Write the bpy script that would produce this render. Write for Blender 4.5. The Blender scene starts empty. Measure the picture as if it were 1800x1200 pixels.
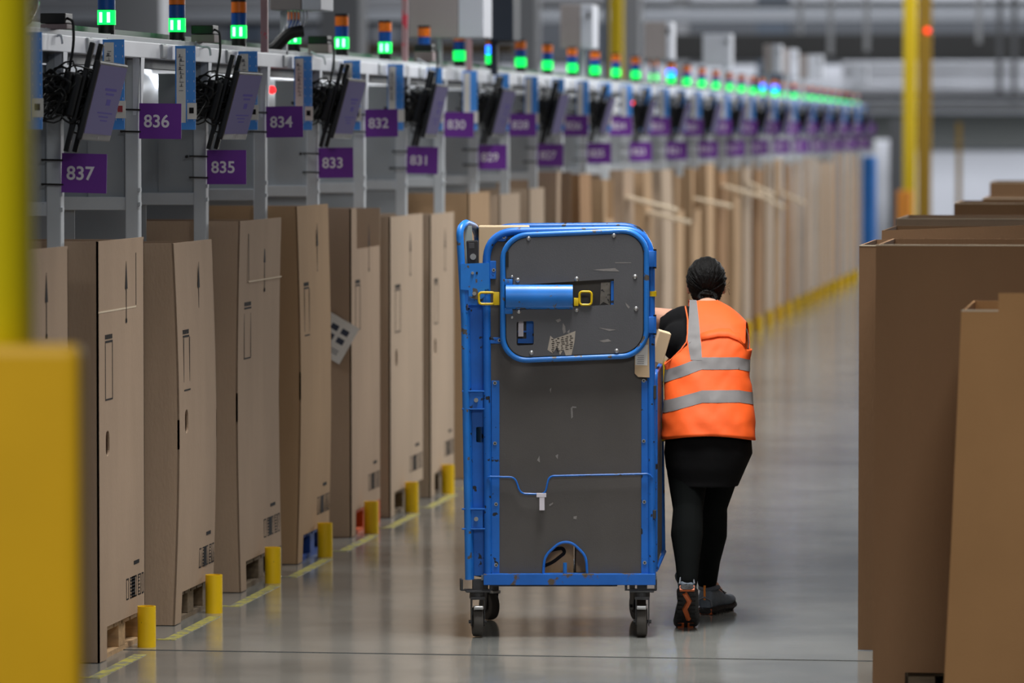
import bpy, bmesh, math, random
from mathutils import Vector, Matrix, noise as mnoise
random.seed(7)
PI = math.pi
SC = bpy.context.scene
COL = SC.collection
# ---------------------------------------------------------------- camera
F = 8300.0; EYE = 2.07
YAW = math.atan(1145 / F); PIT = math.atan(368 / F)
cam_d = bpy.data.cameras.new('camera'); cam = bpy.data.objects.new('camera', cam_d); COL.objects.link(cam)
cam.location = (0, 0, EYE); cam.rotation_euler = (PI / 2 - PIT, 0, YAW)
cam_d.sensor_width = 36; cam_d.lens = F / 1800 * 36
cam_d.clip_end = 400
cam_d.dof.use_dof = True; cam_d.dof.focus_distance = 19.45; cam_d.dof.aperture_fstop = 2.7
SC.camera = cam
SC.view_settings.view_transform = 'Standard'; SC.view_settings.look = 'None'
SC.view_settings.gamma = 1; SC.view_settings.exposure = 0.0
SC.cycles.use_denoising = True
SC.cycles.max_bounces = 6
# ---------------------------------------------------------------- world + hall lamps, some added as fill
w = bpy.data.worlds.new('hall_air'); SC.world = w; w.use_nodes = True
w.node_tree.nodes['Background'].inputs[0].default_value = (0.86, 0.93, 1.0, 1)
w.node_tree.nodes['Background'].inputs[1].default_value = 0.085
def area(name, loc, size, sizey, power, aim=None, col=(0.985, 0.985, 0.97)):
    l = bpy.data.lights.new(name, 'AREA'); l.shape = 'RECTANGLE'; l.size = size; l.size_y = sizey; l.energy = power; l.color = col
    o = bpy.data.objects.new(name, l); COL.objects.link(o); o.location = loc
    if aim is not None:
        o.rotation_euler = (Vector(aim) - Vector(loc)).to_track_quat('-Z', 'Y').to_euler()
    return o
for X, Y, Z, pw, sp in ((-3.7, 3.5, 5.6, 290, 180), (-1.9, 18.5, 5.2, 85, 78), (-1.7, 26.5, 6.5, 150, 100), (-1.7, 34, 6.5, 150, 110), (-1.7, 42, 7, 170, 120), (-1.7, 51, 7, 100, 150), (-1.7, 60, 7, 120, 150), (-1.7, 69, 7, 140, 150)):  # first one is an added front fill from the camera side
    area('ceiling_or_fill_lamp', (X, Y, Z), 1.2, 2.4, pw).data.spread = math.radians(sp)
for Y, pw in ((27, 45), (34, 250), (45, 560), (58, 620), (72, 700)):  # added side fill, angled to light the aisle faces of the boxes
    area('ceiling_or_fill_lamp', (5.5, Y, 6.5), 1.5, 5.0, pw, (-4.2, Y - 5.0, 0.8))
for Y, pw in ((22, 140), (34, 300), (50, 450)):
    area('ceiling_or_fill_lamp', (-8.5, Y, 6.0), 1.2, 4.0, pw, (-5.2, Y, 2.0))
area('ceiling_or_fill_lamp', (0.2, 9, 5.2), 1.0, 1.0, 24, (-0.2, 16.0, 0.9)).data.spread = math.radians(70)  # added fill to brighten the nearest right-hand box
area('ceiling_or_fill_lamp', (0, 66, 10), 6, 2, 700, (0, 80, 3.6))  # added fill to brighten the far white ducts
for X in (-9, 1):
    area('ceiling_or_fill_lamp', (X, 80, 12), 8, 3, 2600, (X, 94, 3))

_p, _y = PIT, YAW
FW = Vector((-math.sin(_y) * math.cos(_p), math.cos(_y) * math.cos(_p), -math.sin(_p)))
RT = Vector((math.cos(_y), math.sin(_y), 0)); UP = RT.cross(FW); EYEP = Vector((0, 0, EYE))
def ray(x, y): return FW + RT * ((x - 900) / F) + UP * ((600 - y) / F)
def at_y(x, y, Y): d = ray(x, y); return EYEP + d * (Y / d.y)      # where a sight line meets the plane y = Y
def at_x(x, y, X): d = ray(x, y); return EYEP + d * (X / d.x)
def at_z(x, y, z=0.0): d = ray(x, y); return EYEP + d * ((z - EYE) / d.z)

# ---------------------------------------------------------------- materials
def L(c):   # sRGB 0-255 -> linear
    return tuple(((v / 255) / 12.92 if v / 255 <= 0.04045 else ((v / 255 + 0.055) / 1.055) ** 2.4) for v in c) + (1,)
MATS = {}
def mat(name, rgb, rough=0.6, metal=0.0, var=0.0, vscale=8.0, bump=0.0, bscale=60.0, emit=0.0, spots=None, stretch=(1, 1, 1), spec=0.5, trans=0.0, alpha=1.0, coat=0.0):
    if name in MATS: return MATS[name]
    m = bpy.data.materials.new(name); m.use_nodes = True; nt = m.node_tree; N = nt.nodes; K = nt.links
    b = N['Principled BSDF']; c = L(rgb)
    b.inputs['Base Color'].default_value = c; b.inputs['Roughness'].default_value = rough; b.inputs['Metallic'].default_value = metal
    b.inputs['Specular IOR Level'].default_value = spec
    if trans: b.inputs['Transmission Weight'].default_value = trans
    if alpha < 1: b.inputs['Alpha'].default_value = alpha
    if coat: b.inputs['Coat Weight'].default_value = coat; b.inputs['Coat Roughness'].default_value = 0.15
    tc = N.new('ShaderNodeTexCoord'); mp = N.new('ShaderNodeMapping'); K.new(tc.outputs['Object'], mp.inputs[0]); mp.inputs['Scale'].default_value = stretch
    out = None
    if var:
        nz = N.new('ShaderNodeTexNoise'); nz.inputs['Scale'].default_value = vscale; nz.inputs['Detail'].default_value = 5
        K.new(mp.outputs[0], nz.inputs[0])
        mr = N.new('ShaderNodeMapRange'); mr.inputs[1].default_value = 0.3; mr.inputs[2].default_value = 0.7; mr.inputs[3].default_value = 1 - var; mr.inputs[4].default_value = 1 + var
        K.new(nz.outputs[0], mr.inputs[0])
        mx = N.new('ShaderNodeVectorMath'); mx.operation = 'SCALE'; mx.inputs[0].default_value = c[:3]
        K.new(mr.outputs[0], mx.inputs['Scale']); out = mx.outputs[0]
        K.new(out, b.inputs['Base Color'])
    if spots:   # (rgb, scale, threshold) worn or chipped patches
        n2 = N.new('ShaderNodeTexNoise'); n2.inputs['Scale'].default_value = spots[1]; n2.inputs['Detail'].default_value = 6; K.new(tc.outputs['Object'], n2.inputs[0])
        r2 = N.new('ShaderNodeMapRange'); r2.inputs[1].default_value = spots[2]; r2.inputs[2].default_value = spots[2] + 0.025; K.new(n2.outputs[0], r2.inputs[0])
        mm = N.new('ShaderNodeMix'); mm.data_type = 'RGBA'; K.new(r2.outputs[0], mm.inputs[0])
        if out: K.new(out, mm.inputs[6])
        else: mm.inputs[6].default_value = c
        mm.inputs[7].default_value = L(spots[0]); K.new(mm.outputs[2], b.inputs['Base Color'])
    if bump:
        n3 = N.new('ShaderNodeTexNoise'); n3.inputs['Scale'].default_value = bscale; n3.inputs['Detail'].default_value = 4; K.new(mp.outputs[0], n3.inputs[0])
        bp = N.new('ShaderNodeBump'); bp.inputs['Strength'].default_value = bump; bp.inputs['Distance'].default_value = 0.01
        K.new(n3.outputs[0], bp.inputs['Height']); K.new(bp.outputs[0], b.inputs['Normal'])
    if emit:
        b.inputs['Emission Color'].default_value = c; b.inputs['Emission Strength'].default_value = emit
    MATS[name] = m
    return m
CARD = [mat('cardboard_%s' % n, c, 0.85, var=0.07, vscale=3.0, bump=0.12, bscale=90, stretch=(1, 1, 0.35), spec=0.2)
        for n, c in (('tan', (178, 153, 130)), ('warm', (184, 152, 118)), ('pale', (188, 166, 144)), ('greyish', (170, 148, 130)), ('deep', (160, 124, 90)))]
CARD_R = mat('cardboard_brown', (140, 108, 80), 0.9, var=0.07, vscale=2.5, bump=0.1, bscale=90, stretch=(1, 1, 0.35), spec=0.2)
CARD_R0 = mat('cardboard_ochre_lit', (186, 140, 94), 0.9, var=0.06, vscale=2.5, bump=0.1, bscale=90, spec=0.2)  # lighter card: a nearer lamp's light is put into the colour
CREASE = mat('cardboard_cut_edge', (222, 204, 178), 0.9, spec=0.2)
INK = mat('printing_ink', (30, 28, 30), 0.8, spec=0.2)
STEEL = mat('grey_painted_steel', (196, 202, 208), 0.45, var=0.06, vscale=6, spots=((90, 90, 92), 30, 0.72))
STEEL_D = mat('galvanised_steel', (116, 120, 124), 0.5, 0.1, var=0.08, vscale=5)
ALU = mat('pale_aluminium', (222, 226, 236), 0.4, 0.1, var=0.05, vscale=3)
PANEL = mat('grey_sheet_panel', (158, 164, 170), 0.5, var=0.06, vscale=2)
BLK = mat('black_plastic', (17, 17, 18), 0.45)
BLKCAB = mat('black_cable', (12, 12, 13), 0.5)
PURPLE = mat('purple_sign_plastic', (112, 44, 156), 0.55, var=0.05, vscale=4)
WHITE = mat('white_print', (232, 226, 236), 0.6)
PAPER = mat('white_paper', (226, 224, 220), 0.8, var=0.04, vscale=20)
BLUEB = mat('light_blue_board', (74, 152, 240), 0.6, var=0.04)
TAPE = mat('yellow_floor_paint', (176, 168, 84), 0.5, var=0.25, vscale=22, spots=((128, 126, 112), 18, 0.52))
BOLL = mat('yellow_bollard_paint', (252, 206, 10), 0.45, var=0.04, vscale=8, spots=((70, 62, 34), 28, 0.68))
WOOD = mat('pale_pallet_wood', (190, 156, 116), 0.8, var=0.2, vscale=9, stretch=(1, 4, 6))
WOOD_D = mat('weathered_pallet_wood', (120, 104, 84), 0.85, var=0.2, vscale=9, stretch=(1, 4, 6))
PBLUE = mat('blue_pallet_paint', (30, 74, 156), 0.7, var=0.15, vscale=9)
PORANGE = mat('orange_pallet_paint', (208, 92, 40), 0.7, var=0.15, vscale=9)
BLUE = mat('chipped_blue_paint', (22, 106, 200), 0.42, var=0.16, vscale=7, spots=((34, 36, 44), 28, 0.635), coat=0.12)
BLUE2 = mat('worn_blue_paint', (34, 122, 212), 0.38, var=0.16, vscale=6, spots=((92, 84, 76), 22, 0.625), coat=0.15)
GREYP = mat('dark_grey_board', (86, 82, 80), 0.6, var=0.10, vscale=4, spots=((104, 102, 104), 5.5, 0.7), bump=0.05, bscale=200)
GREYP2 = mat('scuffed_dark_board', (88, 88, 92), 0.5, var=0.06, vscale=7, spots=((128, 124, 122), 7.0, 0.71), bump=0.05, bscale=200)
YEL = mat('yellow_latch_paint', (226, 190, 20), 0.4, spots=((110, 90, 20), 60, 0.7))
ZINC = mat('zinc_bolt', (198, 198, 198), 0.3, 0.8)
RUBBER = mat('grey_rubber_tyre', (72, 68, 64), 0.75, var=0.1, vscale=20)
STD = mat('grimy_caster_steel', (70, 70, 72), 0.45, 0.5, var=0.15, vscale=30)

# ---------------------------------------------------------------- mesh helpers
class MB:
    """collects shapes, links them as one mesh object"""
    def __init__(s): s.bm = bmesh.new()
    def box(s, lo, hi, bevel=0.0):
        lo = Vector(lo); hi = Vector(hi); c = (lo + hi) / 2; d = hi - lo
        r = bmesh.ops.create_cube(s.bm, size=1.0, matrix=Matrix.Translation(c) @ Matrix.Diagonal((abs(d.x), abs(d.y), abs(d.z), 1)))
        if bevel:
            es = list({e for v in r['verts'] for e in v.link_edges})
            bmesh.ops.bevel(s.bm, geom=es, offset=bevel, segments=2, affect='EDGES', profile=0.6)
        return s
    def boxm(s, size, M, bevel=0.0):
        r = bmesh.ops.create_cube(s.bm, size=1.0, matrix=M @ Matrix.Diagonal((size[0], size[1], size[2], 1)))
        if bevel:
            es = list({e for v in r['verts'] for e in v.link_edges})
            bmesh.ops.bevel(s.bm, geom=es, offset=bevel, segments=2, affect='EDGES', profile=0.6)
        return s
    def cyl(s, p0, p1, r, r2=None, n=16, caps=True):
        p0 = Vector(p0); p1 = Vector(p1); d = p1 - p0
        M = Matrix.Translation((p0 + p1) / 2) @ d.to_track_quat('Z', 'Y').to_matrix().to_4x4()
        bmesh.ops.create_cone(s.bm, cap_ends=caps, segments=n, radius1=r, radius2=r if r2 is None else r2, depth=d.length, matrix=M)
        return s
    def sph(s, c, r, sc=(1, 1, 1), n=16, rot=None):
        M = Matrix.Translation(c) @ (rot.to_4x4() if rot else Matrix.Identity(4)) @ Matrix.Diagonal((*sc, 1))
        bmesh.ops.create_uvsphere(s.bm, u_segments=n, v_segments=max(6, n * 2 // 3), radius=r, matrix=M)
        return s
    def tube(s, pts, r, n=8, closed=False, caps=True, rad=None):
        pts = [Vector(p) for p in pts]; m = len(pts); rings = []
        prev = None
        for i, p in enumerate(pts):
            a = pts[(i - 1) % m] if (closed or i > 0) else p
            b = pts[(i + 1) % m] if (closed or i < m - 1) else p
            t = (b - a).normalized()
            if prev is None:
                u = t.orthogonal().normalized()
            else:
                u = prev - t * prev.dot(t)
                u = u.normalized() if u.length > 1e-6 else t.orthogonal().normalized()
            prev = u; v = t.cross(u)
            rr = rad[i] if rad else r
            rings.append([s.bm.verts.new(p + (u * math.cos(2 * PI * k / n) + v * math.sin(2 * PI * k / n)) * rr) for k in range(n)])
        def join(A, B):
            if closed and A is rings[-1]:
                off = min(range(n), key=lambda o: sum((A[k].co - B[(k + o) % n].co).length for k in range(n)))
            else: off = 0
            for k in range(n):
                s.bm.faces.new((A[k], A[(k + 1) % n], B[(k + 1 + off) % n], B[(k + off) % n]))
        for i in range(m - 1): join(rings[i], rings[i + 1])
        if closed: join(rings[-1], rings[0])
        elif caps:
            s.bm.faces.new(rings[0][::-1]); s.bm.faces.new(rings[-1])
        return s
    def loft(s, rings, cap=True):
        R = [[s.bm.verts.new(p) for p in r] for r in rings]; n = len(R[0])
        for A, B in zip(R, R[1:]):
            for k in range(n): s.bm.faces.new((A[k], A[(k + 1) % n], B[(k + 1) % n], B[k]))
        if cap: s.bm.faces.new(R[0][::-1]); s.bm.faces.new(R[-1])
        return s
    def plate(s, outer, holes, M, th):
        """flat polygon (2-D) with holes, thickness th along local -Z... placed by M (x,y -> plane)"""
        tmp = bmesh.new(); es = []
        for loop in [outer] + list(holes):
            vs = [tmp.verts.new((p[0], p[1], 0)) for p in loop]
            for k in range(len(vs)): es.append(tmp.edges.new((vs[k], vs[(k + 1) % len(vs)])))
        bmesh.ops.triangle_fill(tmp, use_beauty=True, use_dissolve=False, edges=es)
        bmesh.ops.recalc_face_normals(tmp, faces=tmp.faces)
        for f in tmp.faces:
            if f.normal.z < 0: f.normal_flip()
        fs = list(tmp.faces)
        r = bmesh.ops.extrude_face_region(tmp, geom=fs)
        for v in r['geom']:
            if isinstance(v, bmesh.types.BMVert): v.co.z += th
        bmesh.ops.recalc_face_normals(tmp, faces=tmp.faces)
        tmp.transform(M)
        me = bpy.data.meshes.new('t'); tmp.to_mesh(me); tmp.free(); s.bm.from_mesh(me); bpy.data.meshes.remove(me)
        return s
    def build(s, name, m, parent=None, smooth=False, loc=None, fix=True):
        if fix: bmesh.ops.recalc_face_normals(s.bm, faces=s.bm.faces)
        me = bpy.data.meshes.new(name); s.bm.to_mesh(me); s.bm.free()
        if smooth:
            me.polygons.foreach_set('use_smooth', [True] * len(me.polygons))
            if smooth != 'all':
                try: me.set_sharp_from_angle(angle=math.radians(40))
                except Exception: pass
        me.materials.append(m)
        o = bpy.data.objects.new(name, me); COL.objects.link(o)
        if parent is not None: o.parent = parent
        if loc is not None: o.location = loc
        return o
def rrect(x0, y0, x1, y1, r, n=8):
    P = []
    for cx, cy, a0 in ((x1 - r, y1 - r, 0), (x0 + r, y1 - r, PI / 2), (x0 + r, y0 + r, PI), (x1 - r, y0 + r, 1.5 * PI)):
        for k in range(n + 1): a = a0 + PI / 2 * k / n; P.append((cx + r * math.cos(a), cy + r * math.sin(a)))
    return P
def rnd_path(pts, r, n=6):
    """polyline with rounded corners"""
    pts = [Vector(p) for p in pts]; out = [pts[0]]
    for a, b, c in zip(pts, pts[1:], pts[2:]):
        u = (a - b); v = (c - b); d = min(r, u.length * 0.49, v.length * 0.49)
        p0 = b + u.normalized() * d; p1 = b + v.normalized() * d
        for k in range(n + 1):
            t = k / n; out.append(p0 * (1 - t) ** 2 + b * 2 * t * (1 - t) + p1 * t * t)
    out.append(pts[-1]); return out
def tag(o, label=None, cat=None, group=None, kind=None):
    if label: o['label'] = label
    if cat: o['category'] = cat
    if group: o['group'] = group
    if kind: o['kind'] = kind
    return o
def thing(name, label, cat, loc=(0, 0, 0), rotz=0.0, group=None):
    o = bpy.data.objects.new(name, None); COL.objects.link(o); o.location = loc; o.rotation_euler = (0, 0, rotz)
    o.empty_display_size = 0.1
    return tag(o, label, cat, group)
def copy_tree(o, parent=None):
    c = o.copy(); COL.objects.link(c); c.parent = parent
    for ch in list(o.children): copy_tree(ch, c)
    return c
TXT = {}
def text_mesh(body, size, depth=0.0006):
    key = (body, size)
    if key in TXT: return TXT[key]
    cu = bpy.data.curves.new('t', 'FONT'); cu.body = body; cu.size = size; cu.extrude = depth; cu.offset = size * 0.018
    cu.align_x = 'CENTER'; cu.align_y = 'CENTER'
    o = bpy.data.objects.new('t', cu); COL.objects.link(o)
    dg = bpy.context.evaluated_depsgraph_get()
    me = bpy.data.meshes.new_from_object(o.evaluated_get(dg)); bpy.data.objects.remove(o); bpy.data.curves.remove(cu)
    TXT[key] = me; return me
def text(name, body, size, m, parent, M):
    me = text_mesh(body, size).copy(); me.materials.clear(); me.materials.append(m)
    o = bpy.data.objects.new(name, me); COL.objects.link(o); o.parent = parent; o.matrix_local = M; return o
def frame_m(o, ex, ey):
    ex = Vector(ex).normalized(); ey = Vector(ey).normalized(); ez = ex.cross(ey)
    return Matrix(((ex.x, ey.x, ez.x, o[0]), (ex.y, ey.y, ez.y, o[1]), (ex.z, ey.z, ez.z, o[2]), (0, 0, 0, 1)))
ORD = ('first second third fourth fifth sixth seventh eighth ninth tenth eleventh twelfth thirteenth fourteenth fifteenth sixteenth '
       'seventeenth eighteenth nineteenth twentieth twenty-first twenty-second twenty-third twenty-fourth twenty-fifth twenty-sixth '
       'twenty-seventh twenty-eighth twenty-ninth thirtieth thirty-first thirty-second thirty-third thirty-fourth thirty-fifth thirty-sixth').split()
# ================================================================ setting
def floor_mat():
    m = bpy.data.materials.new('polished_concrete'); m.use_nodes = True; nt = m.node_tree; N = nt.nodes; K = nt.links; b = N['Principled BSDF']
    tc = N.new('ShaderNodeTexCoord')
    n1 = N.new('ShaderNodeTexNoise'); n1.inputs['Scale'].default_value = 1.3; n1.inputs['Detail'].default_value = 9; n1.inputs['Roughness'].default_value = 0.62
    K.new(tc.outputs['Object'], n1.inputs[0])
    cr = N.new('ShaderNodeValToRGB'); cr.color_ramp.elements[0].position = 0.3; cr.color_ramp.elements[0].color = L((108, 109, 106))
    cr.color_ramp.elements[1].position = 0.72; cr.color_ramp.elements[1].color = L((146, 146, 141)); K.new(n1.outputs[0], cr.inputs[0])
    K.new(cr.outputs[0], b.inputs['Base Color'])
    n2 = N.new('ShaderNodeTexNoise'); n2.inputs['Scale'].default_value = 4; n2.inputs['Detail'].default_value = 6; K.new(tc.outputs['Object'], n2.inputs[0])
    mr = N.new('ShaderNodeMapRange'); mr.inputs[3].default_value = 0.07; mr.inputs[4].default_value = 0.19; K.new(n2.outputs[0], mr.inputs[0]); K.new(mr.outputs[0], b.inputs['Roughness'])
    bp = N.new('ShaderNodeBump'); bp.inputs['Strength'].default_value = 0.03; bp.inputs['Distance'].default_value = 0.02; K.new(n2.outputs[0], bp.inputs['Height']); K.new(bp.outputs[0], b.inputs['Normal'])
    b.inputs['IOR'].default_value = 1.5
    return m
FLOOR = floor_mat()
tag(MB().box((-30, 0, -0.2), (20, 96, 0)).build('floor', FLOOR), kind='structure')
JOINT = mat('dark_joint_filler', (52, 52, 52), 0.8)
jy = at_z(900, 1152).y
tag(MB().box((-30, jy - 0.007, 0.0), (20, jy + 0.007, 0.0015)).build('trim_1', JOINT), kind='structure')
jy = at_z(900, 700).y
tag(MB().box((-30, jy - 0.007, 0.0), (20, jy + 0.007, 0.0015)).build('trim_2', JOINT), kind='structure')
WALL = mat('pale_hall_wall', (176, 180, 192), 0.8, var=0.03, vscale=0.5)
WALLD = mat('grey_wall_band', (84, 88, 90), 0.8)
tag(MB().box((-30, 95, 0), (20, 95.3, 14)).build('wall_back', WALL), kind='structure')
z1 = at_y(1700, 258, 94.8).z; z2 = at_y(1700, 200, 94.8).z
tag(MB().box((-30, 94.85, z1), (20, 94.99, z2)).build('trim_3', WALLD), kind='structure')

z3 = at_y(1700, 106, 94.8).z
tag(MB().box((-30, 94.86, z3), (20, 94.99, 14)).build('trim_4', mat('dimmed_upper_wall', (66, 70, 78), 0.8)), kind='structure')  # dark sheet added to tone down the strongly lit upper wall
def bg_box(name, x0, y0, x1, y1, Y, d, m, label, cat, kind=None, ground=False, group=None, z_top=None):
    a = at_y(x0, y1, Y); b = at_y(x1, y0, Y)
    z0 = 0 if ground else a.z
    o = MB().box((a.x, Y, z0), (b.x, Y + d, b.z if z_top is None else z_top), 0.01).build(name, m)
    return tag(o, label, cat, group, kind)
GCOL = mat('light_grey_column', (150, 152, 158), 0.7); DK = mat('dark_steel', (18, 19, 22), 0.7); DK2 = mat('mid_steel', (84, 86, 92), 0.6)
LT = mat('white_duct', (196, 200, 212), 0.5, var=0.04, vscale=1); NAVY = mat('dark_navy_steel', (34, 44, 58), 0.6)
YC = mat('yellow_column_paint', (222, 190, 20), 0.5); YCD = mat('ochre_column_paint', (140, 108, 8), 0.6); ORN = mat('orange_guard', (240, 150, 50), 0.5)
# building columns
bg_box('building_column', 187, 0, 282, 60, 50, 0.6, GCOL, 'wide grey building column behind the lamp above sign 836', 'column', ground=True, z_top=6)
bg_box('building_column', 562, 0, 632, 60, 62, 0.6, GCOL, 'pale grey building column rising behind the fourth signal lamp', 'column', ground=True, z_top=6)
bg_box('building_column', 905, 0, 942, 60, 70, 0.6, GCOL, 'narrow grey building column right of the dark navy housing', 'column', ground=True, z_top=6)
bg_box('building_column', 1095, 0, 1124, 60, 72, 0.5, GCOL, 'grey building column just right of the yellow post above the worker', 'column', ground=True, z_top=6)
bg_box('yellow_column', 1071, 0, 1092, 60, 70, 0.3, YC, 'yellow steel column rising behind the conveyor above the blue trolley', 'column', ground=True, z_top=6)
bg_box('yellow_column', 1588, 0, 1610, 60, 70, 0.25, YC, 'tall bright yellow column behind the right hand boxes', 'column', ground=True, z_top=6)
bg_box('yellow_column', 1613, 0, 1637, 60, 73, 0.25, YCD, 'darker ochre column close behind the bright yellow one', 'column', ground=True, z_top=6)
bg_box('orange_guard_post', 1576, 335, 1602, 380, 69, 0.3, ORN, 'short orange guard post at the foot of the yellow column', 'guard post', ground=True)
bg_box('grey_cabinet', 1563, 210, 1587, 400, 72, 0.5, DK2, 'narrow grey cabinet with a pale cap left of the yellow column', 'cabinet', ground=True)
bg_box('yellow_pole', 1681, 215, 1690, 350, 80, 0.08, YCD, 'slim yellow pole far behind the right boxes', 'pole', ground=True)
bg_box('white_door_panel', 1536, 245, 1565, 390, 86, 0.2, LT, 'blurred white panel between blue cage and grey cabinet', 'panel', ground=True)
# overhead steel and ducts across the hall
def over(name, yt, yb, Y, d, m, x0, x1, label, cat):
    a = at_y(x0, yb, Y); b = at_y(x1, yt, Y)
    zz0 = min(a.z, b.z)
    return tag(MB().box((a.x, Y, a.z), (b.x, Y + d, at_y(x0, yt, Y).z), 0.02).build(name, m), label, cat)
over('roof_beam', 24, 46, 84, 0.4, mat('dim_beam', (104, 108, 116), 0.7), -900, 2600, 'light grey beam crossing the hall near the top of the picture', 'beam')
over('conveyor_deck', 60, 104, 82, 1.2, DK, 1170, 2600, 'black conveyor deck spanning the hall behind the yellow column', 'conveyor')
over('white_duct', 108, 140, 80, 0.5, LT, 1480, 2600, 'broad white duct under the black conveyor deck at right', 'duct')
over('white_duct', 146, 160, 80, 0.5, LT, 1480, 2600, 'thin white duct below the broad one at right', 'duct')
over('cable_tray', 163, 175, 79.5, 0.6, DK, 1480, 2600, 'dark cable tray under the white ducts at right', 'cable tray')
over('white_duct', 179, 195, 80, 0.5, LT, 1500, 2600, 'lowest white duct just above the grey wall band', 'duct')
over('cable_tray', 4, 12, 83, 0.6, DK, 900, 2600, 'dark cable tray along the very top of the picture', 'cable tray')
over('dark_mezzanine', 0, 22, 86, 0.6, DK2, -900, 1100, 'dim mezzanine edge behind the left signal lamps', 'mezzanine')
over('cable_tray', 42, 50, 78, 0.6, DK, -900, 900, 'dark cable tray behind the left signal lamps', 'cable tray')
o_ = over('brown_conveyor_side', 76, 96, 74, 0.5, mat('dull_brown', (104, 90, 74), 0.7), 400, 900, 'brown conveyor side behind the middle signal lamps', 'conveyor')
lo_ = at_y(400, 96, 74)
for q in (0.1, 2.2, 4.2): MB().box((lo_.x + q, 74.1, 0), (lo_.x + q + .12, 74.3, lo_.z + .005)).build('support_leg', DK2, o_)
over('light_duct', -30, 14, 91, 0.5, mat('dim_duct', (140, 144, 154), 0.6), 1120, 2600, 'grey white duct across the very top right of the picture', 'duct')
for i, (x, yt, yb) in enumerate(((1402, 0, 60), (1455, 0, 96), (1519, 0, 90), (1716, 20, 76), (1778, 120, 178), (1752, 125, 165))):
    a = at_y(x, yb, 79); b = at_y(x + 9, yt, 79); yt = 0
    tag(MB().box((a.x, 79, a.z), (b.x, 79.1, max(b.z, a.z + .1) if yt else 6)).build('hanger_rod', GCOL if i < 4 else DK2),
        ['grey hanger rod left of the white cabinets', 'pale hanger rod above the far signal lamps', 'grey hanger rod above the row end', 'grey bracket hanging at the black conveyor deck', 'dull bracket before the white ducts at far right', 'small dull bracket on the white duct'][i], 'hanger')
for i, x in enumerate((1330, 1180, 1000, 660, 400, 60)):
    a = at_y(x, 110, 88); b = at_y(x + (30 if i % 2 else 55), 0, 88)
    tag(MB().box((a.x, 88, 0), (b.x, 88.4, 7)).build('rack_upright', NAVY if i % 2 == 0 else DK2), 'dark blurred upright far behind the conveyor, %s from the right' % ORD[i], 'upright', 'uprights far behind the conveyor')
RED = mat('red_lamp_glass', (255, 30, 34), 0.4, emit=3.5)
for i, (x, y, Y, r, l) in enumerate(((1630, 54, 62, .035, 'small red light at upper right beside the yellow column'), (1110, 182, 34, .022, 'red light glowing between two monitors'),
        (478, 158, 30, .02, 'red glow behind the grey panels by sign 834'), (1313, 193, 44, .02, 'small red light amid the far purple signs'))):
    p = at_y(x, y, 72.98) if i == 0 else at_x(x, y, -4.285); tag(MB().sph(p, r).build('red_indicator_lamp', RED, smooth=True), l, 'lamp')
# glowing white tubes and round lamps in the chute zone behind the row
TUBE = mat('white_glow', (240, 246, 255), 0.4, emit=2.2)  # tubes carry emission for the bright white shapes behind the posts
for i, (x, y, Y, r, ln, l) in enumerate(((895, 171, 42, .035, 0.0, 'round white lamp glowing between signs 830 and 828'), (1271, 186, 60, .045, 0.0, 'round white lamp glowing among far purple signs'),
        (640, 158, 33, .04, .35, 'glowing white tube right of the third monitor'), (530, 135, 33, .05, .5, 'glowing white tube behind signs 834 and 833'),
        (330, 145, 27, .035, .22, 'glowing white tube left of the second monitor'), (262, 128, 27, .04, .3, 'glowing white tube above sign 836'))):
    p = at_y(x, y, Y) if i != 1 else at_x(x, y, -4.285); mb = MB()
    if ln: mb.cyl(p - Vector((ln, 0, -0.06 * ln)), p + Vector((0, 0, -0.02)), r, n=20)
    else: mb.sph(p, r)
    tag(mb.build('glow_tube' if ln else 'round_lamp', TUBE, smooth=True), l, 'lamp')

# ================================================================ the steel frame of the chute row
NB = 36; SP = 1.4
def PY(k): return 17.9 + SP * k
XP = -4.25
frame = thing('chute_frame', 'long grey steel frame with posts and rails above the left row of boxes', 'frame', (XP, PY(0), 0))
def fp(mb, name, m, smooth=False):
    mb.bm.transform(Matrix.Translation((-XP, -PY(0), 0))); return mb.build(name, m, frame, smooth)
for k in range(NB):
    y = PY(k); mb = MB()
    mb.box((XP - 0.035, y - 0.03, 0.14), (XP + 0.022, y + 0.03, 2.37), 0.005)
    if k < 10:
        for zz in (1.77, 1.83): mb.box((XP + 0.02, y - 0.035, zz - 0.008), (XP + 0.03, y - 0.005, zz + 0.008))
    fp(mb, 'post', STEEL)
    g = MB()   # tapered gusset under the rail
    g.plate([(0, 0), (0.035, 0), (0.012, -0.24), (0.0, -0.24)], [], frame_m((XP + 0.0, y - 0.034, 2.38), (1, 0, 0), (0, 0, 1)), -0.006)
    g.plate([(0, 0), (0.07, 0), (0.012, -0.24), (0, -0.24)], [], frame_m((XP + 0.03, y - 0.034, 2.38), (0, 1, 0), (0, 0, 1)), 0.006)
    fp(g, 'gusset', ALU)
    c = MB().box((XP - 1.15, y - 0.025, 1.745), (XP - 0.03, y + 0.025, 1.80), 0.003)
    fp(c, 'cross_bar', STEEL)
    if k < 14 or k % 2: 
        pn = MB().box((XP - 0.20, y + 0.0, 1.80), (XP - 0.04, y + 0.006, 2.33)).box((XP - 1.2, y + 0.02, 1.80), (XP - 0.18, y + 0.026, 2.19))
        pn.box((XP - 1.15, y + 0.01, 1.52), (XP - 0.26, y + 0.016, 1.745))
        fp(pn, 'side_panel', PANEL)
yA, yB = PY(0) - 2.6, PY(NB - 1) + 0.3
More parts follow.
